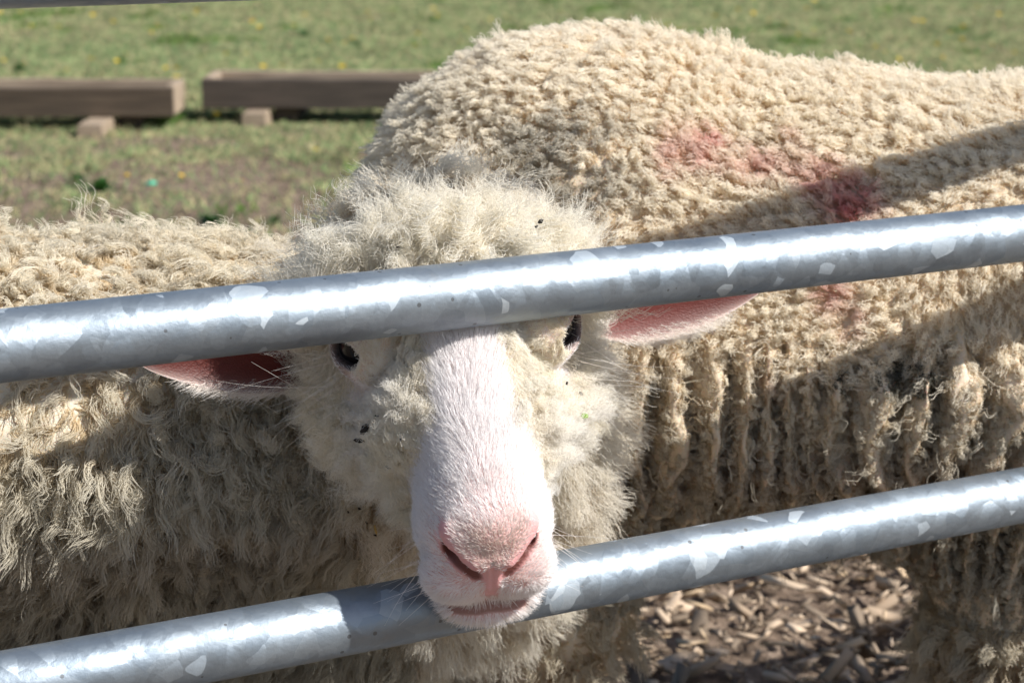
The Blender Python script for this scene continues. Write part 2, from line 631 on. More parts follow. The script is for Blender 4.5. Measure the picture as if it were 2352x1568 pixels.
def build_chips():
    r = np.random.default_rng(5)
    N = 44000
    X = r.uniform(-2.0, 2.2, N)
    Y = r.uniform(0.7, 4.6, N)
    keep = r.random(N) < sstep(.7, 1.2, Y) * sstep(4.6, 3.6, Y + (noise(np.stack([X, Y, X * 0], 1), 2.0) - .5) * 1.2)
    X, Y = X[keep], Y[keep]
    N = len(X)
    ln = np.exp(r.normal(math.log(0.021), 0.60, N)).clip(0.005, 0.080) / 2
    wd = (ln * r.uniform(0.14, 0.48, N)).clip(0.0015, 0.011)
    th = r.uniform(0.0006, 0.0022, N)
    yaw = r.random(N) * 2 * np.pi
    pit = r.normal(0, 0.30, N)
    rol = r.normal(0, 0.5, N)
    zc = 0.002 + 0.022 * r.random(N) ** 1.3
    box = np.array([[-1, -1, -1], [1, -1, -1], [1, 1, -1], [-1, 1, -1], [-1, -1, 1], [1, -1, 1], [1, 1, 1], [-1, 1, 1]], float)
    v = box[None] * np.stack([ln, wd, th], 1)[:, None]
    v[..., 0] *= r.uniform(0.62, 1.15, (N, 8))
    v[..., 1] *= r.uniform(0.35, 1.2, (N, 8))
    v[..., 2] *= r.uniform(0.6, 1.3, (N, 8))
    v[..., 2] += (v[..., 0] / ln[:, None]) ** 2 * (r.normal(0, 0.18, N) * ln)[:, None]
    cy, sy, cp, sp, cr, sr = np.cos(yaw), np.sin(yaw), np.cos(pit), np.sin(pit), np.cos(rol), np.sin(rol)
    x, y, z = v[..., 0], v[..., 1], v[..., 2]
    y, z = y * cr[:, None] - z * sr[:, None], y * sr[:, None] + z * cr[:, None]
    x, z = x * cp[:, None] - z * sp[:, None], x * sp[:, None] + z * cp[:, None]
    x, y = x * cy[:, None] - y * sy[:, None], x * sy[:, None] + y * cy[:, None]
    V = np.stack([x + X[:, None], y + Y[:, None], z + zc[:, None]], -1).reshape(-1, 3)
    fq = np.array([[0, 3, 2, 1], [4, 5, 6, 7], [0, 1, 5, 4], [1, 2, 6, 5], [2, 3, 7, 6], [3, 0, 4, 7]])
    F = (fq[None] + (np.arange(N) * 8)[:, None, None]).reshape(-1, 4)
    g = r.random(N)
    h = r.random(N)
    c = np.stack([0.32 + 0.32 * g, 0.24 + 0.26 * g, 0.17 + 0.20 * g], 1)
    c = np.where((h < .30)[:, None], c * 0.42, c)
    c = np.where((h > .9)[:, None], np.stack([0.50 + .1 * g, 0.37 + .08 * g, 0.24 + .06 * g], 1), c)
    tag(mesh_obj('wood_chips', V, F, M_CHIP, smooth=False, fcol=np.repeat(c, 6, 0)),
        'loose brown bark chips strewn thickly over the ground behind the gate', 'wood chips', kind='stuff')


def build_flowers():
    r = np.random.default_rng(21)
    mp = flat_mat('yellow_petal', (0.72, 0.50, 0.02), 0.5, 0.25)
    ms = flat_mat('green_stem', (0.10, 0.17, 0.04), 0.7)
    # five broad cupped petals
    V, F = [], []
    for k in range(5):
        a = 2 * math.pi * k / 5
        o = len(V)
        for rr, w, z in ((0.001, 0.001, 0.0), (0.006, 0.0055, 0.0025), (0.011, 0.006, 0.006), (0.0135, 0.003, 0.0075)):
            for s in (-1, 0, 1):
                x, y = rr, w * s
                V.append((x * math.cos(a) - y * math.sin(a), x * math.sin(a) + y * math.cos(a), z + abs(s) * 0.0008))
        for i in range(3):
            for s in range(2):
                q = o + i * 3 + s
                F.append((q, q + 3, q + 4, q + 1))
    petals = bpy.data.meshes.new('petals')
    petals.from_pydata(V, [], F)
    petals.materials.append(mp)
    mb = MB()
    mb.tube([(0, 0, 0.0), (0.002, 0, 0.03), (0, 0, 0.055)], 0.0009, 6)
    stem = mb.build('stem', ms)
    root = empty('buttercup')
    pe = link(bpy.data.objects.new('petals', petals), root)
    pe.location = (0, 0, 0.055)
    stem.parent = root
    tag(root, 'small yellow buttercup flower dotted in the short pasture grass', 'flower', 'buttercups scattered over the field')
    spots = [(280, 115), (560, 115), (385, 185), (275, 190), (475, 240), (835, 190), (600, 60), (820, 80), (1000, 25), (60, 140), (130, 60), (395, 155), (960, 100),
             (700, 30), (215, 30), (870, 40), (1290, 20), (1560, 62), (1640, 95), (1650, 35), (1730, 22), (1780, 45), (1860, 58), (1845, 15), (2020, 110), (2050, 130), (2100, 40),
             (2210, 60), (2140, 98), (1930, 70), (2300, 30), (2280, 95), (450, 20), (730, 130), (790, 135), (640, 140), (40, 25), (170, 150), (340, 65), (1170, 30), (1080, 60),
             (170, 350), (290, 380), (800, 408), (720, 330), (410, 380), (550, 395)]
    first = True
    for px, py in spots:
        for k in range(2):
            qx, qy = px + r.normal(0, 6) + k * r.normal(0, 45), py + k * r.normal(0, 16)
            if k and py > 300: continue
            d = PITCH - math.atan((IH / 2 - qy) / FPX)
            if d < R(3.0): continue
            y = (HC - 0.05) / math.tan(d)
            x = (qx - IW / 2) / FPX * (y * math.cos(PITCH) + HC * math.sin(PITCH))
            if first:
                o, first = root, False
            else:
                o = root.copy()
                COL.objects.link(o)
                for ch in (pe, stem):
                    c = ch.copy()
                    COL.objects.link(c)
                    c.parent = o
            s = r.uniform(0.6, 1.0) * (.62 if py > 300 else 1)
            o.location, o.scale = (x, y, -0.004), (s * 1.25, s * 1.25, s)
            o.rotation_euler = (r.normal(0, .25) + 0.35, r.normal(0, .25), r.random() * 6)


def build_weeds():
    r = np.random.default_rng(8)
    ml = flat_mat('weed_leaf', (0.045, 0.13, 0.025), 0.5, 0.3)
    V, F = [], []
    for k in range(34):
        a, el, L = r.random() * 6.28, r.uniform(0.25, 1.3), r.uniform(0.035, 0.085)
        o = len(V)
        for t, w in ((0, 0.1), (.35, .8), (.7, 1), (1, 0.05)):
            dr = L * t * math.cos(el)
            z = L * t * math.sin(el) - 0.35 * L * t * t
            for s in (-1, 1):
                y = 0.011 * w * s
                V.append((dr * math.cos(a) - y * math.sin(a), dr * math.sin(a) + y * math.cos(a), z + 0.002 * abs(s)))
        for i in range(3):
            q = o + i * 2
            F.append((q, q + 2, q + 3, q + 1))
    me = bpy.data.meshes.new('weed')
    me.from_pydata(V, [], F)
    me.materials.append(ml)
    spots = [(488, 512, 1.0, 'dark green weed tuft beside bare soil, just above the woolly back'), (235, 440, 1.3, 'broad dark green weed tuft growing low on the trodden ground at the left'),
             (632, 505, .55, 'small pale green weed tuft right of the dark weed on bare soil'), (175, 420, .9, 'small weed tuft left of the broad dark green weed'),
             (700, 83, 1.15, 'lush green weed clump standing out in the far pasture'), (820, 103, .9, 'green weed clump to the right of the lush one in the far pasture'),
             (45, 165, 1.2, 'green weed tuft behind the left wooden trough')]
    for i, (px, py, s, lab) in enumerate(spots):
        d = PITCH - math.atan((IH / 2 - py) / FPX)
        y = HC / math.tan(d)
        x = (px - IW / 2) / FPX * (y * math.cos(PITCH) + HC * math.sin(PITCH))
        o = link(bpy.data.objects.new('weed', me))
        o.location, o.scale = (x, y, -0.006), (s * .9, s * .9, s * .8)
        o.rotation_euler = (0, 0, i * 1.3)
        tag(o, lab, 'weed', 'weeds in the pasture')
    # scrap of turquoise plastic on the grass
    d = PITCH - math.atan((IH / 2 - 434) / FPX)
    y = HC / math.tan(d)
    x = (348 - IW / 2) / FPX * (y * math.cos(PITCH) + HC * math.sin(PITCH))
    V = np.array([[-.014, -.009, .004], [.002, -.013, .009], [.016, -.004, .006], [.013, .010, .012], [-.004, .012, .016], [-.016, .006, .009], [0, 0, .018]])
    V2 = np.concatenate([V, V - [0, 0, .0012]])
    F = [(6, i, (i + 1) % 6) for i in range(6)] + [(13, 7 + (i + 1) % 6, 7 + i) for i in range(6)] + [(i, 7 + i, 7 + (i + 1) % 6, (i + 1) % 6) for i in range(6)]
    o = mesh_obj('plastic_scrap', V2, F, flat_mat('turquoise_plastic', (0.05, 0.42, 0.26), 0.4), smooth=False)
    o.location = (x, y, 0.008)
    tag(o, 'tiny crumpled turquoise plastic scrap lying on the worn grass', 'litter')


def build_trough(x0, x1, y0, y1, zb, zt, foot_x, foot_out, mat, rz, label):
    """open plank box on crosswise timber feet, in its own frame"""
    r = np.random.default_rng(int(abs(x0) * 100))
    cx, cy = (x0 + x1) / 2, (y0 + y1) / 2
    t = empty('feeding_trough', (cx, cy, 0), rz)
    w, dp, th = (x1 - x0) / 2, (y1 - y0) / 2, 0.028

    def part(name, lo, hi, m=mat, yaxis=False):
        mb = MB()
        if yaxis:   # board runs along y
            mb.board((lo[1], -hi[0], lo[2]), (hi[1], -lo[0], hi[2]), 0.0012, 0.003, 6, r)
            mb.v = [(-b, a, c) for a, b, c in mb.v]
        else:
            mb.board(lo, hi, 0.0015, 0.003, 10, r)
        return mb.build(name, m, t)
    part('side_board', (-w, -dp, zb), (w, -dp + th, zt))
    part('side_board', (-w, dp - th, zb), (w, dp, zt + 0.003), M_WOOD_LIT)
    part('end_board', (-w - 0.001, -dp + th + .001, zb + .002), (-w + th, dp - th - .001, zt + 0.005), M_WOOD_LIT, True)
    part('end_board', (w - th, -dp + th + .001, zb + .002), (w + 0.001, dp - th - .001, zt + 0.004), M_WOOD_LIT, True)
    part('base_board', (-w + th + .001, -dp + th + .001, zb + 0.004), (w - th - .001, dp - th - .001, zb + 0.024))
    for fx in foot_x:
        part('foot', (fx - cx - .042, -dp - foot_out, -0.004), (fx - cx + .042, -dp + 0.03, zb - .001), M_WOOD_LIT, True)
        part('foot', (fx - cx + .050, -dp + 0.05, -0.004), (fx - cx + .135, dp + .03, zb - .001), M_WOOD_SHADE, True)  # rear block, its dark colour standing in for shade under the box
    tag(t, label, 'trough', 'wooden feeding troughs standing on the pasture')


# ------------------------------------------------------------------ gate
def build_gate():
    d = Vector((0.8877, 0.4604, 0))
    c = Vector((0, 1.2265, 0))
    g = empty('metal_gate', tuple(c), math.atan2(d.y, d.x))
    zs = [0.872, 0.663, 0.458, 0.255, 0.075]
    x0, x1 = -1.15, 1.75
    for z in zs:
        mb = MB()
        n = 24
        mb.tube([(x0 + (x1 - x0) * i / n, 0, z) for i in range(n + 1)], 0.021, 48)
        mb.build('rail', M_ZINC, g, True)
    for x in (x0 - 0.0205, x1 + 0.0205):
        mb = MB()
        mb.tube([(x, 0, 0.0), (x, 0, 0.45), (x, 0, 0.915)], 0.0212, 32)
        mb.build('upright', M_ZINC, g, True)
    tag(g, 'galvanised steel tube gate with level spangled rails in front of the sheep', 'gate')


# ------------------------------------------------------------------ the sheep's head, in its own frame
# x to the viewer's right, y dorsal, z along the nose (0 at the nose tip, negative towards the neck)
EYE_C = np.array([[-0.0615, 0.021, -0.166], [0.0615, 0.021, -0.166]])
EYE_R = 0.0168
EYE_D = unit(np.array([[-0.64, 0.40, 0.66], [0.66, 0.36, 0.66]]))


def nostril_path(s):
    return np.array([[s * .0275, .0085, -.0180], [s * .0255, .0010, -.0105], [s * .0195, -.0060, -.0045], [s * .0125, -.0110, .0005], [s * .0095, -.0140, .0010]])


MOUTH = ((.034, -.0640, -.030), (.020, -.0585, -.0080), (.008, -.0545, -.0005), (0, -.0515, .0010))


def rim_points():
    """bare rims of the nostrils and the lip split, laid on the surface"""
    q = []
    for s in (-1, 1):
        p = nostril_path(s) + np.array([0, .0036, .0030])
        for i in range(4):
            q += [p[i] + (p[i + 1] - p[i]) * t for t in np.linspace(0, 1, 8)]
    q += [np.array([0, y, .004]) for y in np.linspace(-.012, -.047, 24)]
    q += [np.array([x, -.0125 - 1.1 * abs(x), .004]) for x in np.linspace(-.0065, .0065, 9)]
    q = np.array(q, np.float32)
    for _ in range(4):
        q = q - head_f(q)[:, None] * grad(head_f, q)
    return q


def rim_dist(h):
    q = rim_points()
    d = np.full(len(h), 9.0)
    m = h[:, 2] > -.05
    d[m] = np.sqrt(((h[m][:, None] - q[None]) ** 2).sum(2).min(1))
    for s in (-1, 1):
        p = nostril_path(s) + np.array([0, -.0055, 0])
        for i in range(4):
            d = np.minimum(d, sd_cap(h, p[i], p[i + 1], 0, 0) - .0008)
    return d


def head_f(h):
    d = sd_ell(h, (0, .002, -.240), (.079, .053, .086))
    d = smin(d, sd_cap(h, (0, -.010, -.200), (0, -.012, -.120), .066, .045), .025)
    d = smin(d, sd_cap(h, (0, -.012, -.130), (0, -.018, -.050), .045, .036), .020)
    d = smin(d, sd_cap(h, (0, .030, -.190), (0, .008, -.050), .037, .0265), .020)
    d = smin(d, sd_cap(h, (0, -.060, -.20), (0, -.060, -.032), .042, .0235), .020)
    for s in (-1, 1):
        d = smin(d, sd_ell(h, (s * .048, -.045, -.190), (.034, .058, .058)), .025)
        d = smin(d, sd_ell(h, (s * .0585, .023, -.167), (.0235, .026, .030)), .012)
    d = smin(d, sd_ell(h, (0, -.018, -.034), (.0395, .040, .034)), .016)
    d = smin(d, sd_ell(h, (0, .003, -.018), (.027, .019, .0175)), .012)
    for s in (-1, 1):
        d = smin(d, sd_ell(h, (s * .0185, -.035, -.0155), (.0225, .0210, .0165)), .008)
        # wing of the nostril
        d = smin(d, sd_cap(h, (s * .0240, .0085, -.0150), (s * .0095, -.0065, .0005), .0060, .0050), .006)
    d = smin(d, sd_cap(h, (0, -.006, -.0005), (0, -.030, -.0005), .0052, .0040), .006)
    d = smin(d, sd_ell(h, (0, -.0680, -.0200), (.0315, .0135, .0190)), .009)
    # eye lids
    for k in range(2):
        d = smin(d, np.linalg.norm(h - EYE_C[k].astype(np.float32), axis=1) - (EYE_R + .0019), .010)
    # carve: nostrils, philtrum, mouth, eye openings
    for s in (-1, 1):
        p = nostril_path(s)
        for i in range(len(p) - 1):
            ra = (.0021, .0028, .0027, .0021, .0012)
            d = smax(d, -sd_cap(h, p[i] + [0, -.0055, 0.001], p[i + 1] + [0, -.0050, 0.001], ra[i], ra[i + 1]), .0025)
        d = smax(d, -sd_cap(h, (s * .0235, -.006, -.0075), (s * .019, .002, -.030), .0050, .004), .003)
    d = smax(d, -sd_cap(h, (0, -.004, .0046), (0, -.053, .0026), .0014, .0019), .002)
    for s in (-1, 1):
        for i in range(3):
            a, b = MOUTH[i], MOUTH[i + 1]
            d = smax(d, -sd_cap(h, (a[0] * s, a[1], a[2]), (b[0] * s, b[1], b[2]), .0019, .0019), .002)
    for k in range(2):
        e = EYE_C[k] + EYE_D[k] * .0195
        t = np.array([EYE_D[k][2], 0, -EYE_D[k][0]])
        t = t / np.linalg.norm(t)
        d = smax(d, -sd_cap(h, e - t * .0065, e + t * .0060, .0092, .0092), .0015)
    return d


def head_tint(h):
    n = len(h)
    c = np.tile(np.array([0.78, 0.62, 0.585, 1.0], np.float32), (n, 1))
    pink = sstep(-.075, -.02, h[:, 2])
    c[:, :3] += pink[:, None] * (np.array([0.72, 0.46, 0.43]) - c[:, :3]) * 0.9

    def blend(m, col, a=1.0):
        c[:, :3] += (m * a)[:, None] * (np.array(col) - c[:, :3])
    rim = np.full(n, 9.0)
    slit = np.full(n, 9.0)
    for s in (-1, 1):
        p = nostril_path(s)
        for i in range(len(p) - 1):
            slit = np.minimum(slit, sd_cap(h, p[i] + [0, -.0065, -.003], p[i + 1] + [0, -.0065, -.003], 0, 0))
    rim = rim_dist(h)
    blend(sstep(.0065, .0032, rim), (0.78, 0.40, 0.40), .95)
    blend(sstep(.0058, .0030, slit) * sstep(.02, .0, np.abs(h[:, 1]) - .02), (0.16, 0.055, 0.046))
    mo = sstep(.006, .003, np.abs(h[:, 1] + .0585 + 0.16 * np.abs(h[:, 0]))) * sstep(-.035, -.02, h[:, 2])
    blend(mo, (0.27, 0.145, 0.125), .9)
    for k in range(2):
        e = np.linalg.norm(h - EYE_C[k], axis=1)
        blend(sstep(.029, .021, e), (0.17, 0.125, 0.115), .95)
        blend(sstep(.0200, .0186, e), (0.03, 0.02, 0.02), 1.0)
    return c


def wool_amount(h):
    """0 on the short-haired face, 1 in full wool"""
    x, y, z = np.abs(h[:, 0]), h[:, 1], h[:, 2]
    side = sstep(-.066, -.092, z)                          # muzzle is bare
    strip_w = 0.0215 + 0.007 * sstep(-.13, -.165, z)
    dors = sstep(-.002, .016, y)
    bridge = (1 - sstep(strip_w - .004, strip_w + .010, x)) * dors * sstep(-.192, -.168, z)
    w = side * (1 - bridge)
    e = np.minimum(np.linalg.norm(h - EYE_C[0], axis=1), np.linalg.norm(h - EYE_C[1], axis=1))
    w *= sstep(.023, .036, e)
    below = sstep(.013, .021, np.minimum(np.linalg.norm(h - (EYE_C[0] + [-.006, -.022, .020]), axis=1), np.linalg.norm(h - (EYE_C[1] + [.006, -.022, .020]), axis=1)))
    return w * (0.15 + 0.85 * below)


def ear_mesh(base, tip, up, width, face, n=26, m=15):
    """leaf-shaped cupped ear: base, tip, direction of its upper edge, inner face direction"""
    V, F, C = [], [], []
    base, tip = np.array(base), np.array(tip)
    ax = tip - base
    L = np.linalg.norm(ax)
    ax = ax / L
    up = unit(np.array(up) - ax * np.dot(up, ax))
    fc = unit(np.cross(ax, up))
    if np.dot(fc, face) < 0: fc = -fc
    th = 0.0026
    for side in (0, 1):
        for i in range(n + 1):
            t = i / n
            w = width * (math.sin(math.pi * min(1, (t * .93 + .07)) ** .80) ** 0.55) * (1 - .12 * t)
            w = max(w, .0008)
            for j in range(m + 1):
                s = j / m * 2 - 1
                cup = (s * s) * w * 0.62 * (1 - 0.55 * t)           # edges curl towards the viewer
                edge = max(0.0, 1 - s * s) ** .5
                off = th * edge * (1 if side == 0 else -1)
                p = base + ax * (L * t) + up * (s * w) + fc * (cup + off - 0.03 * t * t * .3)
                V.append(p)
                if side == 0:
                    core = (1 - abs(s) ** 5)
                    c = np.array([0.13, 0.036, 0.030]) * core + np.array([0.74, 0.58, 0.53]) * (1 - core)  # inner ear red, its colour darkened to stand in for the rail's shadow
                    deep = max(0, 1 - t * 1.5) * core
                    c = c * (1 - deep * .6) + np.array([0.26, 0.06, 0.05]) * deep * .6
                else:
                    c = np.array([0.74, 0.58, 0.53])
                C.append(list(c) + [0.72])
    st = (n + 1) * (m + 1)
    for side in (0, 1):
        for i in range(n):
            for j in range(m):
                q = side * st + i * (m + 1) + j
                f = (q, q + m + 1, q + m + 2, q + 1)
                F.append(f if side == 0 else f[::-1])
    for i in range(n):
        for j in (0, m):
            q = i * (m + 1) + j
            f = (q, q + st, q + st + m + 1, q + m + 1)
            F.append(f if j == 0 else f[::-1])
    for j in range(m):
        for i in (0, n):
            q = i * (m + 1) + j
            f = (q, q + 1, q + 1 + st, q + st)
            F.append(f if i == 0 else f[::-1])
    F = np.array(F)
    V, C = np.array(V), np.array(C)
    # face the first sheet towards `face`
    a, b, c = V[F[0][0]], V[F[0][1]], V[F[0][2]]
    mid = (n // 2) * m + m // 2
    a, b, c = (V[F[mid][k]] for k in range(3))
    if np.dot(np.cross(b - a, c - a), fc) < 0: F = F[:, ::-1]
    return V, F, C


# ------------------------------------------------------------------ growing wool and hair
def sample(V, Q, f, N, dens, seed):
    """N-ish points on quads, thinned by dens(points) in 0..1; returns points, normals"""
    r = np.random.default_rng(seed)
    a, b, c, d = (V[Q[:, k]] for k in range(4))
    ar = np.linalg.norm(np.cross(c - a, d - b), axis=1) / 2
    w = ar * dens((a + b + c + d) / 4)
    w = np.maximum(w, 0)
    p = np.cumsum(w)
    k = np.searchsorted(p, r.random(N) * p[-1]).clip(0, len(Q) - 1)
    u, v = r.random((2, N))
    u, v = u[:, None], v[:, None]
    P = (a[k] * (1 - u) + b[k] * u) * (1 - v) + (d[k] * (1 - u) + c[k] * u) * v
    return P.astype(np.float32), (grad(f, P) if f is not None else None)


def nearest(P, C):
    kd = kdtree.KDTree(len(C))
    for i, c in enumerate(C): kd.insert(c, i)
    kd.balance()
    return np.fromiter((kd.find(p)[1] for p in P), int, len(P))


def wool(P, Nn, L, comb, n_lock, seg, seed, up=1.0, clump=0.75, cpow=1.2, curl=0.0, freq=2.0, frizz=0.0, ffreq=4.0,
         grav=0.0, dirj=0.25, lenj=0.25, rad=0.0002, taper=0.55, lockj=0.35, tip_round=0.0, lenown=0.35, hook=0.0):
    r = np.random.default_rng(seed)
    N = len(P)
    ci = r.choice(N, n_lock, replace=False)
    j = nearest(P + r.normal(0, 1, P.shape) * 0.0012, P[ci])
    j = ci[j]
    # per-lock values, indexed by root id of the lock
    rnd = r.normal(0, 1, (N, 3)).astype(np.float32)
    D = unit(Nn * up + comb + rnd * lockj)[j]
    lock_len = (1 + lenj * r.normal(0, 1, N)).clip(.45, 1.7)[j]
    ph = (r.random(N) * 6.283)[j]
    fr = (freq * (1 + .3 * r.normal(0, 1, N)))[j]
    B1 = unit(np.cross(D, r.normal(0, 1, (N, 3))[j]))
    B2 = np.cross(D, B1)
    own = unit(D + r.normal(0, dirj, (N, 3)))
    ll = L * lock_len * (1 - lenown * r.random(N) ** 2)
    off = P - P[j]
    off_n = np.linalg.norm(off, axis=1)
    if tip_round: ll = ll * (1 - tip_round * np.clip(off_n / (np.median(off_n) * 2.2), 0, 1) ** 2)
    t = np.linspace(0, 1, seg)
    k = clump * t ** cpow
    pts = P[j][:, None] + off[:, None] * (1 - k)[None, :, None]
    dd = D[:, None] * (1 - 0.0) + (own - D)[:, None] * 0.6
    pts = pts + dd * (ll[:, None] * t)[..., None]
    if hook:
        hk = unit(comb + 0.6 * r.normal(0, 1, (N, 3)))[j]
        pts = pts + hk[:, None] * (ll[:, None] * hook * t ** 2.5)[..., None]
    g = (ll[:, None] * grav * t ** 2)
    pts[..., 2] -= g
    if curl:
        A = curl * np.minimum(1, t * 2.2) * (0.6 + .8 * r.random(N))[j][:, None]
        an = 6.283 * fr[:, None] * t + ph[:, None]
        pts += B1[:, None] * (A * np.cos(an))[..., None] + B2[:, None] * (A * np.sin(an))[..., None]
    if frizz:
        f1 = ffreq * (1 + .5 * r.normal(0, 1, N))
        an = 6.283 * f1[:, None] * t + (r.random(N) * 6.283)[:, None]
        A = frizz * np.minimum(1, t * 3) * (0.3 + 1.2 * r.random(N))[:, None]
        b1 = unit(np.cross(D, r.normal(0, 1, (N, 3))))
        b2 = np.cross(D, b1)
        pts += b1[:, None] * (A * np.cos(an))[..., None] + b2[:, None] * (A * np.sin(an * 1.13))[..., None]
    R_ = rad * (0.75 + .5 * r.random(N))[:, None] * (1 - taper * t ** 1.5)[None]
    return pts.astype(np.float32), R_.astype(np.float32), j


def short_hair(P, Nn, L, flow, seg, seed, lift=0.55, rad=0.00011, jit=0.22, curlz=0.0):
    r = np.random.default_rng(seed)
    N = len(P)
    tang = unit(flow - Nn * np.sum(flow * Nn, 1, keepdims=True))
    d0 = unit(Nn * lift + tang + r.normal(0, jit, (N, 3)))
    d1 = unit(Nn * (lift * .35) + tang + r.normal(0, jit, (N, 3)))
    t = np.linspace(0, 1, seg)
    ll = L * (0.7 + .5 * r.random(N))
    pts = P[:, None] + (d0[:, None] * (t - t * t / 2)[None, :, None] + d1[:, None] * (t * t / 2)[None, :, None]) * ll[:, None, None] * 1.3
    R_ = rad * (0.75 + .5 * r.random(N))[:, None] * (1 - .75 * t ** 1.4)[None]
    return pts.astype(np.float32), R_.astype(np.float32)


CREAM = np.array([0.91, 0.855, 0.745])
HEADC = np.array([0.95, 0.918, 0.85])


def eyes(parent, Mh, o):
    for k in range(2):
        V, F = [], []
        n, m = 24, 16
        for i in range(m + 1):
            for jx in range(n):
                th, ph = math.pi * i / m, 2 * math.pi * jx / n
                V.append((EYE_R * math.sin(th) * math.cos(ph), EYE_R * math.sin(th) * math.sin(ph), EYE_R * math.cos(th)))
        for i in range(m):
            for jx in range(n):
                F.append((i * n + jx, (i + 1) * n + jx, (i + 1) * n + (jx + 1) % n, i * n + (jx + 1) % n))
        e = mesh_obj('eye', np.array(V), F, M_EYE, parent)
        e.location = tuple(o + Mh @ EYE_C[k])


# ------------------------------------------------------------------ sheep looking through the gate
def head_sheep():
    zt = 1.195
    nose = wp(1131, 1272, zt)
    a = cdir((0.150, -0.715, -0.682))
    r0 = np.array(cdir((0.990, 0.078, 0.10)))
    rx = unit(r0 - a * np.dot(r0, a))
    u = np.cross(a, rx)                                     # right-handed: x=rx, y=u, z=a
    if u[2] < 0: u = -u
    Mh = np.stack([rx, u, a], 1)                            # head -> world
    H = lambda P: (P - nose) @ Mh                           # world -> head
    Wd = lambda h: nose + np.asarray(h) @ Mh.T
    poll = Wd((0, -.050, -.245))
    nb = np.array([-0.030, 1.440, 0.500])
    chest = np.array([-0.070, 1.475, 0.440])

    def body_f(P):
        P = np.asarray(P, np.float32)
        d = sd_cap(P, (-.21, 1.495, .470), (-.72, 1.310, .512), .160, .176)
        d = smin(d, sd_cap(P, (-.27, 1.465, .430), (-.66, 1.330, .445), .150, .160), .05)
        d = smin(d, sd_ell(P, chest, (.105, .105, .150)), .07)
        d = smin(d, sd_cap(P, poll, nb, .074, .078), .05)
        d = smin(d, sd_cap(P, nb, chest + [-.03, 0, -.02], .085, .12), .06)
        d = smin(d, sd_ell(P, (-.80, 1.285, .49), (.13, .16, .17)), .06)
        for x, y in ((-.14, 1.41), (-.17, 1.56), (-.76, 1.19), (-.80, 1.36)):
            hind = x < -.5
            kx = x + (.03 if hind else 0)
            d = smin(d, sd_cap(P, (x, y, .36), (kx, y, .22), .075 if hind else .055, .038), .04)
            d = smin(d, sd_cap(P, (kx, y, .22), (x - (.03 if hind else 0), y, .12), .034, .022), .02)
            d = smin(d, sd_cap(P, (x - (.03 if hind else 0), y, .12), (x, y, .03), .020, .021), .015)
            d = smin(d, sd_cap(P, (x, y, .022), (x + .035, y, .014), .022, .017), .012)
        d = smin(d, sd_cap(P, (-.92, 1.25, .53), (-.96, 1.23, .37), .03, .02), .03)
        return d

    def all_f(P):
        P = np.asarray(P, np.float32)
        return smin(body_f(P), head_f(H(P).astype(np.float32)), .03)

    # fine shell for the head, coarser one for the rest, in one mesh
    corners = Wd([(x, y, z) for x in (-.13, .13) for y in (-.12, .1) for z in (-.27, .03)])
    lo, hi = corners.min(0), corners.max(0)
    f_head = lambda P: np.maximum(smin(head_f(H(P).astype(np.float32)), sd_cap(np.asarray(P, np.float32), poll, nb, .074, .078), .03), -.235 - H(P)[:, 2])
    hv, hq = surface(f_head, lo, hi, .0019)
    f_body = lambda P: np.maximum(all_f(P) + .006 * sstep(-.26, -.23, H(P)[:, 2]), H(P)[:, 2] + .190)
    bv, bq = surface(f_body, (-1.1, .88, -.01), (.20, 1.75, .80), .010)
    print('head sheep mesh', len(hv), len(bv), time.time() - T0)
    hh = H(hv)
    hc = head_tint(hh)
    wv = wool_amount(hh)
    hc[:, :3] += wv[:, None] * (np.array([0.74, 0.64, 0.49]) - hc[:, :3])
    bc = np.tile(np.array([0.60, 0.53, 0.42, 1.0]), (len(bv), 1))
    bc[bv[:, 2] < .13, :3] = (0.5, 0.42, 0.36)
    bc[bv[:, 2] < .035, :3] = (0.05, 0.045, 0.04)
    fcv = cdir((0, .35, -1))
    ears = []
    for s in (-1, 1):
        if s < 0: base, tip = wp(705, 820, 1.37), wp(322, 826, 1.285)
        else: base, tip = wp(1368, 728, 1.41), wp(1775, 650, 1.45)
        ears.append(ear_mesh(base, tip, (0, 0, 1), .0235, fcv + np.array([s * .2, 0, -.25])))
    V = [hv, bv] + [e[0] for e in ears]
    offs = np.cumsum([0] + [len(v) for v in V])
    Q = np.concatenate([q + o for q, o in zip([hq, bq] + [e[1] for e in ears], offs)])
    C = np.concatenate([hc, bc] + [e[2] for e in ears])
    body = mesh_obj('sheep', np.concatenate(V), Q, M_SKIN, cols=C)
    tag(body, 'cream sheep with a pink nose pushing its face between two gate rails', 'sheep')
    eyes(body, Mh, nose)
    print('EYES', to_px(Wd(EYE_C + EYE_D * .017)))

    # ---- face hair
    r = np.random.default_rng(4)
    den = lambda P: (1 - wool_amount(H(P))) * (H(P)[:, 2] > -.245) + .02
    P, Nn = sample(hv, hq, f_head, 95000, den, 41)
    h = H(P)
    w = wool_amount(h)
    rim = np.full(len(h), 9.0)
    rim = rim_dist(h)
    lip = (np.abs(h[:, 1] + .0585 + .16 * np.abs(h[:, 0])) < .0042) & (np.abs(h[:, 0]) < .023) & (h[:, 2] > -.026)
    e = np.minimum(np.linalg.norm(h - EYE_C[0], axis=1), np.linalg.norm(h - EYE_C[1], axis=1))
    keep = (rim > .0041) & ~lip & (e > EYE_R + .0038) & (r.random(len(h)) > w)
    keep &= (e > .0262) | (r.random(len(h)) < .12)
    keep &= r.random(len(h)) < (0.55 + .45 * sstep(.0039, .015, rim))
    P, Nn, h, rim = P[keep], Nn[keep], h[keep], rim[keep]
    nose_d = np.linalg.norm(h - [0, -.005, 0], axis=1)
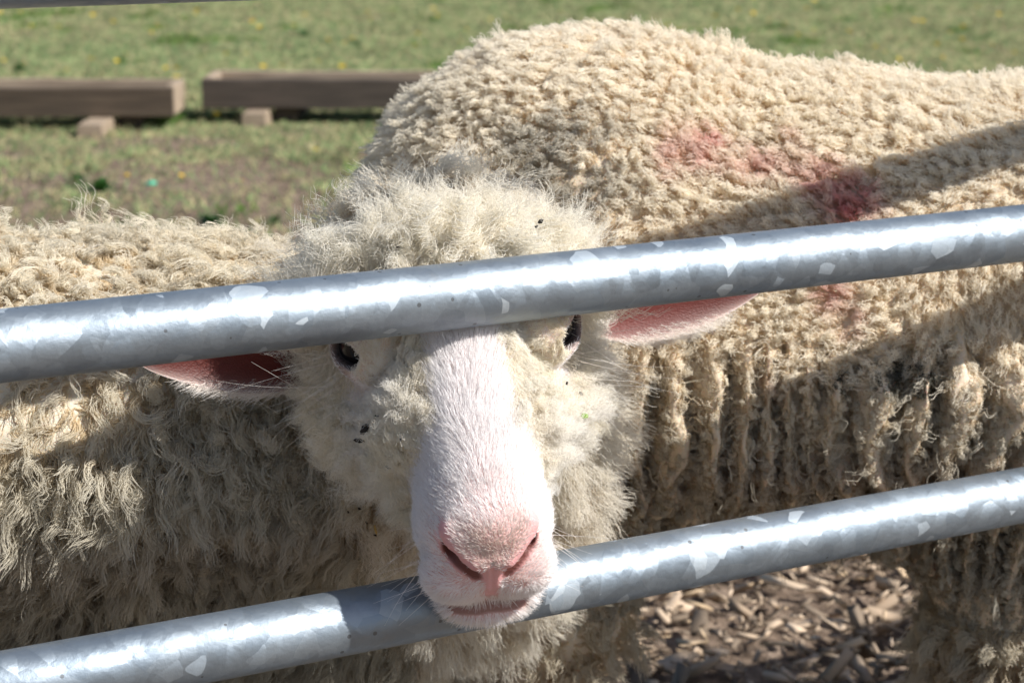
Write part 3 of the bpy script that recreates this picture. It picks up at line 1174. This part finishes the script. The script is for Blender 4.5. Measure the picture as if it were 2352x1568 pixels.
    L = .0022 + .0062 * sstep(.012, .085, nose_d)
    L = np.where(h[:, 1] < -.064, .0062, L)
    L = L * (.25 + .75 * sstep(.024, .045, e[keep]))
    fl = np.stack([h[:, 0] * 9, np.zeros(len(h)), -np.ones(len(h))], 1)         # backwards and outwards
    lipz = sstep(-.030, -.038, h[:, 1]) * sstep(-.045, -.02, h[:, 2])
    fl = fl * (1 - lipz)[:, None] + np.stack([h[:, 0] * 22, -np.ones(len(h)) * .9, np.zeros(len(h))], 1) * lipz[:, None]
    fl += (np.stack([noise(h + 1, 60.), noise(h + 3, 60.), noise(h + 5, 60.)], 1) - .5) * 0.9
    pts, rad = short_hair(P, Nn, L, unit(fl) @ Mh.T, 4, 42, .55, .00013)
    g = noise(h, 240.)[:, None]
    col = np.array([0.955, 0.93, 0.925])[None] * (0.93 + .12 * g)
    yel = sstep(-.066, -.074, h[:, 1])[:, None]
    col = col * (1 - yel * .5) + np.array([0.88, 0.78, 0.58]) * yel * .5
    brn = (sstep(.018, .006, np.abs(h[:, 1] - .006)) * sstep(-.028, -.010, h[:, 2]) * sstep(.03, .012, np.abs(h[:, 0])))[:, None] * (.3 + .7 * noise(h + 7, 190.))[:, None]
    col = col * (1 - brn * .6) + np.array([0.52, 0.36, 0.25]) * brn * .6
    hairs = [(pts, rad, col)]

    # ear hair: fringe along the rims, fine down on the back and front
    for (ev, ef, ec), s in zip(ears, (-1, 1)):
        fm = lambda P: np.ones(len(P))
        Pe, _ = sample(ev, ef, None, 9000, fm, 50 + s)
        ax = unit(ev[(26) * 16 + 8] - ev[8])
        mid = ev[8] + np.outer((Pe - ev[8]) @ ax, ax)
        outw = unit(Pe - mid)
        dm = np.linalg.norm(Pe - mid, axis=1)
        edge = sstep(.010, .026, dm)
        kp = r.random(len(Pe)) < sstep(.12, .6, edge)
        Pe, outw, edge = Pe[kp], outw[kp], edge[kp]
        front = -fcv * -1
        nn = unit(outw * .9 + front * (r.random(len(Pe)) * 1.2 - .4)[:, None])
        p2, r2 = short_hair(Pe, nn, .004 + .008 * edge, np.tile(ax, (len(Pe), 1)) + outw * .5, 4, 60 + s, .6, .00012, .25)
        hairs.append((p2, r2, np.tile(np.array([[0.93, 0.88, 0.82]]), (len(Pe), 1))))
    # lashes and long hairs round the eyes
    for k in range(2):
        s = -1 if k == 0 else 1
        n = 150
        e0, ed = EYE_C[k], EYE_D[k]
        t = np.array([ed[2], 0, -ed[0]])
        up = np.array([0, 1, 0.0])
        an = r.uniform(R(112), R(168), n) if s < 0 else r.uniform(R(12), R(68), n)
        rt = e0 + ed * .0135 + np.outer(np.cos(an), t) * .0145 + np.outer(np.sin(an), up) * .0125
        dr = unit(ed * .5 + np.outer(np.cos(an), t) * .5 + up * .25 + np.array([s * .75, -.05, -.35]) + r.normal(0, .12, (n, 3)))
        L = r.uniform(.009, .017, n)
        tt = np.linspace(0, 1, 6)
        pts = rt[:, None] + dr[:, None] * (L[:, None] * tt)[..., None]
        pts[..., 1] -= (L[:, None] * .35 * tt ** 2)
        hairs.append((Wd(pts.reshape(-1, 3)).reshape(n, 6, 3), np.outer(np.full(n, .00013), 1 - .8 * tt), np.tile([[0.93, 0.9, 0.88]], (n, 1))))
        # white hair below the eye
        n = 1100
        q = e0 + np.stack([s * r.normal(.004, .008, n), r.normal(-.031, .005, n), r.normal(.010, .009, n)], 1)
        for _ in range(3):
            q = q - head_f(q.astype(np.float32))[:, None] * grad(head_f, q)
        nn = grad(head_f, q)
        p2, r2 = short_hair(q, nn, np.full(n, .011), np.tile([[s * .25, -1.0, -.1]], (n, 1)), 5, 70 + k, .5, .00012, .2)
        hairs.append((Wd(p2.reshape(-1, 3)).reshape(n, 5, 3), r2, np.tile([[0.92, 0.88, 0.86]], (n, 1))))
        # tactile hairs
        n = 16
        q = e0 + np.stack([s * (.006 + .02 * r.random(n)), r.normal(-.028, .012, n), r.normal(.008, .012, n)], 1)
        d = unit(np.stack([s * r.uniform(.5, 1.1, n), r.normal(-.35, .45, n), r.normal(.1, .3, n)], 1))
        L = r.uniform(.04, .075, n)
        tt = np.linspace(0, 1, 8)
        pts = q[:, None] + d[:, None] * (L[:, None] * tt)[..., None]
        pts[..., 1] -= L[:, None] * r.uniform(-.25, .35, n)[:, None] * tt ** 2
        hairs.append((Wd(pts.reshape(-1, 3)).reshape(n, 8, 3), np.outer(np.full(n, .00017), 1 - .75 * tt), np.tile([[0.9, 0.86, 0.8]], (n, 1))))
        # whiskers of the lips
        n = 20
        q = np.stack([s * r.uniform(.026, .040, n), r.uniform(-.060, .0, n), r.uniform(-.05, -.015, n)], 1)
        for _ in range(3):
            q = q - head_f(q.astype(np.float32))[:, None] * grad(head_f, q)
        d = unit(np.stack([s * r.uniform(.7, 1.2, n), r.normal(-.25, .3, n), r.normal(.35, .35, n)], 1))
        L = r.uniform(.015, .042, n)
        pts = q[:, None] + d[:, None] * (L[:, None] * tt)[..., None]
        pts[..., 1] -= L[:, None] * r.uniform(-.2, .5, n)[:, None] * tt ** 2
        hairs.append((Wd(pts.reshape(-1, 3)).reshape(n, 8, 3), np.outer(np.full(n, .00015), 1 - .75 * tt), np.tile([[0.93, 0.9, 0.88]], (n, 1))))
    tag(hair_obj('face_hair', hairs, M_HAIR, body), 'short white hair, lashes and whiskers')

    # ---- wool on head and neck
    groups = []
    den = lambda P: (wool_amount(H(P)) > .06) * 1.0 * 1.0
    P, Nn = sample(hv, hq, f_head, 150000, den, 81)
    r = np.random.default_rng(44)
    h = H(P)
    w = wool_amount(h)
    keep = (h[:, 2] > -.232) & (r.random(len(P)) < .25 + .75 * w)
    P, Nn, h, w = P[keep], Nn[keep], h[keep], w[keep]
    crest = sstep(-.165, -.225, h[:, 2]) * sstep(0.0, .04, h[:, 1])
    cheek = sstep(.03, .07, np.abs(h[:, 0])) * sstep(-.10, -.16, h[:, 2])
    L = (.006 + .018 * w + .001 * crest + .003 * cheek * sstep(.03, -.03, h[:, 1])) * (.8 + .4 * noise(h, 40.))
    L *= 1 - .45 * sstep(.01, .04, h[:, 1]) * sstep(-.215, -.17, h[:, 2])
    ee = np.minimum(np.linalg.norm(h - EYE_C[0], axis=1), np.linalg.norm(h - EYE_C[1], axis=1))
    L *= .16 + .84 * sstep(.026, .062, ee)
    comb = np.stack([h[:, 0] * 6.0, -.20 * np.ones(len(h)) + 1.2 * crest, -.55 * np.ones(len(h)) + .35 * crest], 1) @ Mh.T
    pts, rad, j = wool(P, Nn, L, comb, 3000, 16, 82, .85, .50, 1.0, .0018, 2.4, .0017, 5.5, .06, .14, .15, .000115, .5, .24, 0.0, .30, .30)
    lk = noise(P[j], 70.)
    yl = noise(P[j] + 5, 25.)
    col = HEADC * (.93 + .12 * lk)[:, None] * np.array([1, 1 - .05, 1 - .20]) ** (yl - .35)[:, None]
    groups.append((pts, rad, col))
    # flyaway curls on the crest and cheeks
    sel = (r.random(len(P)) < .05) & (h[:, 2] < -.175)
    pts, rad, j = wool(P[sel], Nn[sel], L[sel] * 1.35, comb[sel], 900, 14, 83, .9, .5, 1.0, .0020, 2.6, .0014, 5.0, .0, .5, .3, .00010, .5, .4)
    groups.append((pts, rad, np.tile(HEADC, (len(pts), 1))))
    # stringy locks standing up behind the forehead
    sel = np.argwhere((crest > .25) | ((h[:, 2] < -.19) & (h[:, 1] > -.01))).ravel()
    if len(sel) > 16000: sel = r.choice(sel, 16000, replace=False)
    side = H(P[sel])[:, 0:1]
    comb2 = np.concatenate([side * 6.0, np.full_like(side, .35), np.full_like(side, -.35)], 1) @ Mh.T
    pts, rad, j = wool(P[sel], Nn[sel], .030 * (.7 + .6 * r.random(len(sel))), comb2, 620, 18, 84, .75, .93, .7, .0040, 2.9, .0005, 5.0, .16, .12, .25, .00015, .5, .55, 0, .3, .4)
    groups.append((pts, rad, HEADC * np.array([1, .985, .94]) * (.92 + .12 * noise(P[sel][j], 90.))[:, None]))
    tag(hair_obj('head_wool', groups, M_WOOL, body), 'clean cream curly wool')
    print('head wool', time.time() - T0)

    # ---- neck and chest
    groups = []
    zone = lambda P: sstep(-.17, -.09, P[:, 0] + .25 * (P[:, 2] - .5))           # 1 on neck/chest, 0 on flank
    den = lambda P: (H(P)[:, 2] < -.16) * (P[:, 2] > .14) * (.12 + .88 * (zone(P) > .02)) * (1 - .75 * sstep(1.50, 1.58, P[:, 1])) * (zone(P) > .02)
    P, Nn = sample(bv, bq, body_f, 60000, den, 85)
    L = .034 * (.8 + .4 * noise(P, 30.)) * (.55 + .45 * zone(P))
    comb = np.tile(np.array([[0.1, -.1, -.75]]), (len(P), 1))
    pts, rad, j = wool(P, Nn, L, comb, 1500, 11, 86, .9, .6, 1.0, .0014, 2.0, .0011, 4.5, .10, .3, .25, .00019, .5, .3)
    col = CREAM * (.86 + .2 * noise(P[j], 60.))[:, None]
    groups.append((pts, rad, col))
    # ---- flank: long stringy locks
    den = lambda P: (P[:, 2] > .13) * (1 - zone(P)) * (1 - .75 * sstep(.06, .11, P[:, 1] - 1.495 - .36 * (P[:, 0] + .21))) * (1 - .75 * sstep(-.42, -.52, P[:, 0]))
    P, Nn = sample(bv, bq, body_f, 130000, den, 87)
    up = sstep(.56, .64, P[:, 2])
    leg = sstep(.26, .20, P[:, 2])
    L = (.032 - .004 * up - .012 * leg) * (.75 + .5 * noise(P, 22.))
    swirl = np.stack([noise(P, 14.) - .5, noise(P + 7, 14.) - .5, noise(P + 3, 14.) - .5], 1)
    comb = np.stack([-.55 - .35 * up, -.25 - .1 * up, -.95 + .9 * up], 1) + swirl * 1.6
    pts, rad, j = wool(P, Nn, L, comb, 9500, 13, 88, .80, .88, .75, .0028, 2.2, .0008, 4.0, .20, .11, .25, .00022, .4, .55, 0.0, .25, .30)
    lk = noise(P[j], 60.)
    dirt = sstep(.62, .30, P[:, 2])  # soiling towards the belly, deepened to paint in the lower flank's shade
    col = CREAM * np.array([.97, .955, .90]) * (.76 + .26 * lk)[:, None]
    col = col * (1 - .46 * dirt)[:, None] * np.array([1, .985, .95]) ** dirt[:, None]
    groups.append((pts, rad, col))
    # a few long stray locks along the back
    n = 160
    P2, N2 = sample(bv, bq, body_f, n, lambda P: (P[:, 2] > .55) * (P[:, 0] < -.15) * (P[:, 0] > -.9), 89)
    pts, rad, j = wool(P2, N2, np.full(n, .030), np.tile([[-.3, 0, .1]], (n, 1)), 13, 14, 90, .9, .985, .6, .0030, 1.6, .0003, 4., .1, .1, .3, .0002, .5, .4)
    groups.append((pts, rad, np.tile(CREAM * .98, (n, 1))))
    tag(hair_obj('fleece', groups, M_LOCK, body), 'long stringy locks of soiled cream wool')
    print('head sheep fleece', time.time() - T0)
    return body, H, Wd


# ------------------------------------------------------------------ sheep standing side-on behind
def side_sheep():
    # spine runs to the right and slightly away
    yaw = R(-4)
    org = np.array([0.270, 1.715, -0.006])
    cx, sx = math.cos(yaw), math.sin(yaw)
    Mb = np.array([[cx, -sx, 0], [sx, cx, 0], [0, 0, 1.0]])      # body -> world
    B = lambda P: (P - org) @ Mb
    Wb = lambda b: org + np.asarray(b) @ Mb.T
    # head at the far right, looking right
    nose = np.array([.72, .27, .46])
    a = unit(np.array([.66, .50, -.5]))
    rx = unit(np.array([.50, -.66, 0]))
    u = np.cross(a, rx)
    if u[2] < 0: u, rx = -u, rx
    Mh = np.stack([rx, np.cross(a, rx), a], 1)
    Hh = lambda b: (b - nose) @ Mh
    poll = nose + Mh @ np.array([0, -.02, -.25])

    def fold_uv(b):
        """offset to the nearest vertical fold of the flank, and that fold's number"""
        uu = b[:, 0] + (noise(b * [1, 1, .45], 13.) - .5) * .062 + (noise(b + 3, 45.) - .5) * .012
        kk = np.round(uu / FW)
        return kk * FW - uu, kk

    def low(b):
        """1 on the folded part of the flank and belly"""
        return sstep(.60, .53, b[:, 2] + (noise(b, 9.) - .5) * .06) * sstep(-.30, -.18, b[:, 0]) * sstep(.30, .18, b[:, 0] + (noise(b, 12.) - .5) * .05)

    FW = .0245

    def body_only(b, folds=True):
        b = np.asarray(b, np.float32)
        d = sd_ell(b, (-.215, 0, .579), (.190, .203, .198))
        d = smin(d, sd_cap(b, (-.18, 0, .577), (.22, 0, .549), .191, .186), .07)
        d = smin(d, sd_ell(b, (-.02, 0, .520), (.33, .208, .162)), .06)
        d = smin(d, sd_ell(b, (.22, 0, .515), (.14, .170, .180)), .08)
        d = smin(d, sd_cap(b, (.28, 0, .575), poll, .132, .085), .09)
        for x, y in LEGS:
            hind = x < 0
            k = x + (.045 if hind else .0)
            d = smin(d, sd_cap(b, (x, y, .46), (k, y, .30), .12 if hind else .085, .062), .05)
            d = smin(d, sd_cap(b, (k, y, .30), (x - (.05 if hind else 0), y, .17), .056, .046), .03)
            d = smin(d, sd_cap(b, (x - (.05 if hind else 0), y, .17), (x - (.03 if hind else 0), y, .04), .042, .026), .02)
            d = smin(d, sd_cap(b, (x - (.03 if hind else 0), y, .024), (x + .02, y, .015), .024, .019), .012)
        d = smin(d, sd_cap(b, (-.385, 0, .58), (-.42, 0, .38), .04, .022), .04)
        if folds:
            m = (np.abs(d) < .05)
            q = b[m]
            lw = low(q) * sstep(.05, -.02, q[:, 1]) * sstep(.30, .36, q[:, 2])
            f, kk = fold_uv(q)
            pr = 1 - (np.abs(f) / (FW * .5)).clip(0, 1) ** 2.0
            br = .62 + .60 * noise(np.stack([kk * .73, q[:, 2] * 13, q[:, 1] * 2], 1), 1.0)
            lump = noise(q, 45.) * .012
            d[m] += lw * (.022 - .044 * pr * br - lump)
        return d

    LEGS = ((.172, -.10), (.20, .085), (-.27, -.10), (-.27, .10))

    f_b = lambda b: smin(body_only(b), head_f(Hh(b).astype(np.float32)), .03)
    bv, bq = surface(f_b, (-.56, -.32, -.01), (.86, .44, .90), .0046)
    wv = Wb(bv)
    hh = Hh(bv)
    c = np.tile(np.array([0.64, 0.53, 0.40, 1.0]), (len(bv), 1))
    isf = (hh[:, 2] > -.25)
    wa = wool_amount(hh)
    ht = head_tint(hh)
    m = (isf * (1 - wa))[:, None]
    c[:, :3] = c[:, :3] * (1 - m) + ht[:, :3] * m
    c[bv[:, 2] < .05, :3] = (0.06, 0.05, 0.045)
    ears = []
    for s in (-1, 1):
        base = nose + Mh @ np.array([s * .072, .028, -.232])
        tip = nose + Mh @ np.array([s * .19, .02, -.25])
        ears.append(ear_mesh(base, tip, (0, 0, 1), .033, a))
    V = [wv] + [Wb(e[0]) for e in ears]
    offs = np.cumsum([0] + [len(v) for v in V])
    Q = np.concatenate([q + o for q, o in zip([bq] + [e[1] for e in ears], offs)])
    body = mesh_obj('sheep', np.concatenate(V), Q, M_SKIN, cols=np.concatenate([c] + [e[2] for e in ears]))
    tag(body, 'high-backed woolly sheep with red dye marks on its side, standing side-on', 'sheep')
    eyes(body, Mb @ Mh, Wb(nose))

    _pp = to_px(wv + np.array([0, -.012, 0]))

    def at(x, y):
        """point of the near flank seen at that place of the picture"""
        d = np.hypot(_pp[:, 0] - x, _pp[:, 1] - y)
        c = np.argsort(d)[:30]
        return bv[c[np.argmin(_pp[c, 2])]]
    DYE = [(at(x, y), w_, rr) for x, y, w_, rr in ((1590, 348, .50, .024), (1660, 350, .65, .020), (1700, 372, .40, .016), (1762, 378, .55, .020), (1842, 350, .60, .017), (1850, 385, .45, .018), (1910, 408, .75, .020),
                                                   (1950, 446, 1.0, .021), (1995, 478, 1.0, .022), (2015, 462, .9, .013), (1975, 520, .8, .02), (1930, 668, .40, .018), (1985, 740, .35, .014), (1760, 880, .25, .012))]
    DUNG = [(at(x, y), rr) for x, y, rr in ((2065, 868, .017), (2150, 888, .013), (2120, 905, .010), (1960, 892, .008), (2100, 850, .007))]
    SMUDGE = at(1290, 400)

    def dye(P, r):
        """red marker dye on the fleece, as patches on the body"""
        b = B(P)
        v = np.zeros(len(b))
        for p, w_, rr in DYE:
            d = np.linalg.norm((b - p) * [1, .6, 1], axis=1)
            v = np.maximum(v, .72 * w_ * sstep(1.4, .2, d / rr))
        return np.clip(v * (1.5 * noise(b, 70.) - .08), 0, 1)

    groups = []
    side = lambda b: sstep(.02, .14, b[:, 1])                 # far flank, seen by nobody from here
    far = lambda b: (b[:, 2] > .30) * (Hh(b)[:, 2] < -.22) * (1 - .6 * sstep(.30, .40, b[:, 0]))
    RED = np.array([0.66, 0.085, 0.115])
    # ---- back, rump and upper flank: soft blunt tufts
    den = lambda b: far(b) * (1 - low(b)) * (1 - .75 * side(b))
    P, Nn = sample(bv, bq, body_only, 170000, den, 101)
    r = np.random.default_rng(9)
    swirl = np.stack([noise(P, 10.) - .5, noise(P + 7, 10.) - .5, noise(P + 3, 10.) - .5], 1)
    top = sstep(.60, .72, P[:, 2])
    comb = np.stack([np.full(len(P), -.50), np.full(len(P), .0), -.05 - .30 * (1 - top)], 1) + swirl * 1.2
    L = (.0150 + .003 * top) * (.7 + .6 * noise(P, 25.))
    pts, rad, j = wool(P, Nn, L, comb, 14000, 9, 102, .85, .50, .9, .0008, 1.2, .0012, 2.8, .10, .14, .12, .00027, .35, .20, .25, .12, .30)
    lk = noise(P[j], 55.)
    col = CREAM * np.array([1, .985, .95]) * (.95 + .10 * lk)[:, None]
    sm = (sstep(.085, .02, np.linalg.norm((P - SMUDGE) * [1, .4, 1.0], axis=1)) * (noise(P, 45.) > .42) * .40)
    col = col * (1 - sm)[:, None]
    dv = dye(Wb(P), r)[:, None]
    col = col * (1 - dv) + RED * dv
    groups.append((Wb(pts.reshape(-1, 3)).reshape(pts.shape), rad, col))
    # ---- flank: short matted fibre over the thick vertical folds
    den = lambda b: far(b) * low(b) * (1 - .80 * side(b))
    P, Nn = sample(bv, bq, body_only, 120000, den, 103)
    fold, kk = fold_uv(P)
    swirl = np.stack([noise(P, 40.) - .5, noise(P + 7, 40.) - .5, noise(P + 3, 40.) - .5], 1)
    comb = np.tile([[0, 0, -.25]], (len(P), 1)) + swirl * 1.6
    L = .0062 * (.6 + .9 * noise(P + 9, 50.))
    pts, rad, j = wool(P, Nn, L, comb, 9000, 8, 104, .8, .70, .9, .0010, 1.5, .0012, 3.2, .10, .2, .22, .00028, .4, .3, .3, .15, .35)

    def soil(P, j):
        lk = noise(P[j], 60.)
        dirt = sstep(.62, .36, P[:, 2])  # soiling plus painted shade where the barrel curves under
        col = CREAM * np.array([1, .975, .92]) * (.80 + .22 * lk)[:, None] * (1 - .38 * dirt)[:, None]
        dv = dye(Wb(P), r)[:, None]
        col = col * (1 - dv) + RED * dv
        dg = np.zeros(len(P))
        for q, rr in DUNG:
            dg = np.maximum(dg, sstep(1.3, .5, np.linalg.norm((P - q) * [1, .25, 1], axis=1) / rr) * (.4 + noise(P, 130.)))
        dg = np.clip(dg, 0, .95)[:, None]
        return col * (1 - dg) + np.array([0.035, 0.035, 0.022]) * dg
    col = soil(P, j)
    groups.append((Wb(pts.reshape(-1, 3)).reshape(pts.shape), rad, col))
    # curly ends standing off the folds
    sel = (r.random(len(P)) < .04) & (np.abs(fold) < FW * .33)
    p2, r2, j = wool(P[sel], Nn[sel], np.full(sel.sum(), .019), comb[sel], 900, 12, 105, .9, .88, .8, .0026, 1.6, .0005, 4., .2, .2, .25, .00024, .45, .5, 0, .2, .5)
    groups.append((Wb(p2.reshape(-1, 3)).reshape(p2.shape), r2, col[sel] * 1.08))
    # ---- legs: knobbly curls
    den = lambda b: (b[:, 2] <= .31) * (b[:, 2] > .07) * (.30 + .70 * (b[:, 0] > .0) * (b[:, 1] < 0))
    P, Nn = sample(bv, bq, body_only, 34000, den, 106)
    L = .024 * (.7 + .6 * noise(P, 40.)) * (.35 + .65 * sstep(.08, .18, P[:, 2]))
    pts, rad, j = wool(P, Nn, L, np.tile([[0, 0, -.3]], (len(P), 1)), 620, 10, 107, 1.0, .66, .9, .0032, 1.3, .0012, 3., .25, .2, .2, .00032, .4, .3, .4, .12, .4)
    col = CREAM * np.array([.86, .82, .74]) * (.72 + .3 * noise(P[j], 50.))[:, None]
    groups.append((Wb(pts.reshape(-1, 3)).reshape(pts.shape), rad, col))
    # ---- head and neck end, plain cover
    den = lambda b: (Hh(b)[:, 2] >= -.24) * (Hh(b)[:, 2] < .01)
    P, Nn = sample(bv, bq, f_b, 9000, den, 108)
    hp = Hh(P)
    w_ = wool_amount(hp)
    en = np.minimum(np.linalg.norm(hp - EYE_C[0], axis=1), np.linalg.norm(hp - EYE_C[1], axis=1)) > EYE_R + .006
    P, Nn, w_ = P[en], Nn[en], w_[en]
    pts, rad, j = wool(P, Nn, .005 + .024 * w_, np.tile([[-.6, 0, -.1]], (len(P), 1)), 900, 8, 109, .7, .6, 1., .001, 2., .0008, 4., .1, .2, .2, .00035)
    groups.append((Wb(pts.reshape(-1, 3)).reshape(pts.shape), rad, np.tile(CREAM, (len(P), 1))))
    tag(hair_obj('fleece', groups, M_LOCK, body), 'tufted cream wool, folded on the flank and dyed red in patches')
    print('side sheep', time.time() - T0)
    return body


# ------------------------------------------------------------------ bits caught in the wool
def crumbs(body):
    r = np.random.default_rng(13)
    tips = []
    for ch in body.children:
        if ch.name.startswith(('head_wool', 'fleece')):
            n = len(ch.data.points)
            p = np.empty(n * 3, np.float32)
            ch.data.attributes['position'].data.foreach_get('vector', p)
            p = p.reshape(-1, 3)
            tips.append(p[::3])
    tips = np.concatenate(tips)
    px = to_px(tips)
    dk = flat_mat('dark_crumb', (0.035, 0.028, 0.022), 0.9)
    gl = flat_mat('fresh_leaf', (0.22, 0.42, 0.03), 0.45, 0.2)
    ys = flat_mat('dry_straw', (0.50, 0.33, 0.10), 0.7)

    def place(name, x, y, size, mat, lab, cat, grp=None, squash=(1, .6, .45), lift=-.0006):
        size *= .85
        d = np.hypot(px[:, 0] - x, px[:, 1] - y)
        c = np.argsort(d)[:40]
        k = c[np.argmin(px[c, 2])]
        p = wp(x, y, px[k, 2] - lift)
        V, F = [], []
        n, m = 8, 6
        for i in range(m + 1):
            for jx in range(n):
                th, ph = math.pi * i / m, 2 * math.pi * jx / n
                q = 1 + (0 if mat is gl else r.uniform(-.35, .3))
                V.append((size * squash[0] * math.sin(th) * math.cos(ph) * q, size * squash[1] * math.sin(th) * math.sin(ph) * q, size * squash[2] * math.cos(th)))
        for i in range(m):
            for jx in range(n):
                F.append((i * n + jx, (i + 1) * n + jx, (i + 1) * n + (jx + 1) % n, i * n + (jx + 1) % n))
        o = mesh_obj(name, np.array(V), F, mat)
        o.location = tuple(p)
        o.rotation_euler = (R(76) + r.normal(0, .3), r.normal(0, .3), 0)
        o.rotation_euler.rotate_axis('Z', r.uniform(0, 3))
        tag(o, lab, cat, grp)
    G = 'dark crumbs caught in the head wool'
    L_ = 'tiny dark crumb of dirt caught in the cream wool of the head'
    for x, y, s in ((914, 568, .0022), (990, 580, .0018), (912, 612, .0020), (1242, 508, .0026), (1186, 542, .0018), (1232, 520, .0014), (1250, 552, .0015), (892, 1073, .0022), (826, 1168, .0016),
                    (842, 1200, .0014), (800, 1175, .0012), (1334, 903, .0020), (1302, 880, .0015), (862, 1228, .0016), (866, 955, .0016), (920, 1010, .0013)):
        place('dirt_crumb', x, y, s, dk, L_, 'crumb', G)
    place('dirt_clot', 838, 985, .0058, dk, 'largest dark dirt clot stuck to the cheek wool under the shaded eye', 'dirt', None, (.9, .5, .3), .001)
    place('dirt_clot', 826, 1012, .0046, dk, 'narrow dark clot just below the largest clot on the cheek', 'dirt', None, (1, .35, .3), .001)
    place('leaf_scrap', 1343, 955, .0032, gl, 'small bright green round leaf scrap on the sunlit cheek wool', 'leaf', None, (.8, 1, .25), .0035)
    place('straw_bit', 862, 1215, .0040, ys, 'short yellowish straw bit in the lower cheek wool', 'straw', None, (1, .25, .25))


# ------------------------------------------------------------------ build everything
build_ground()
build_gate()
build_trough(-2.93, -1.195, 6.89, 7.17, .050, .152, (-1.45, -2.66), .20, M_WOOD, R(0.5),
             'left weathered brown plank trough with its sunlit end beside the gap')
build_trough(-1.12, .42, 7.09, 7.39, .052, .158, (-.915, .20), .12, M_WOOD_SHADE, R(-1.5),
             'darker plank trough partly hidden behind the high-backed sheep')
build_chips()
build_grass()
build_weeds()
build_flowers()
hs, H_, W_ = head_sheep()
side_sheep()
crumbs(hs)
print('script', time.time() - T0)
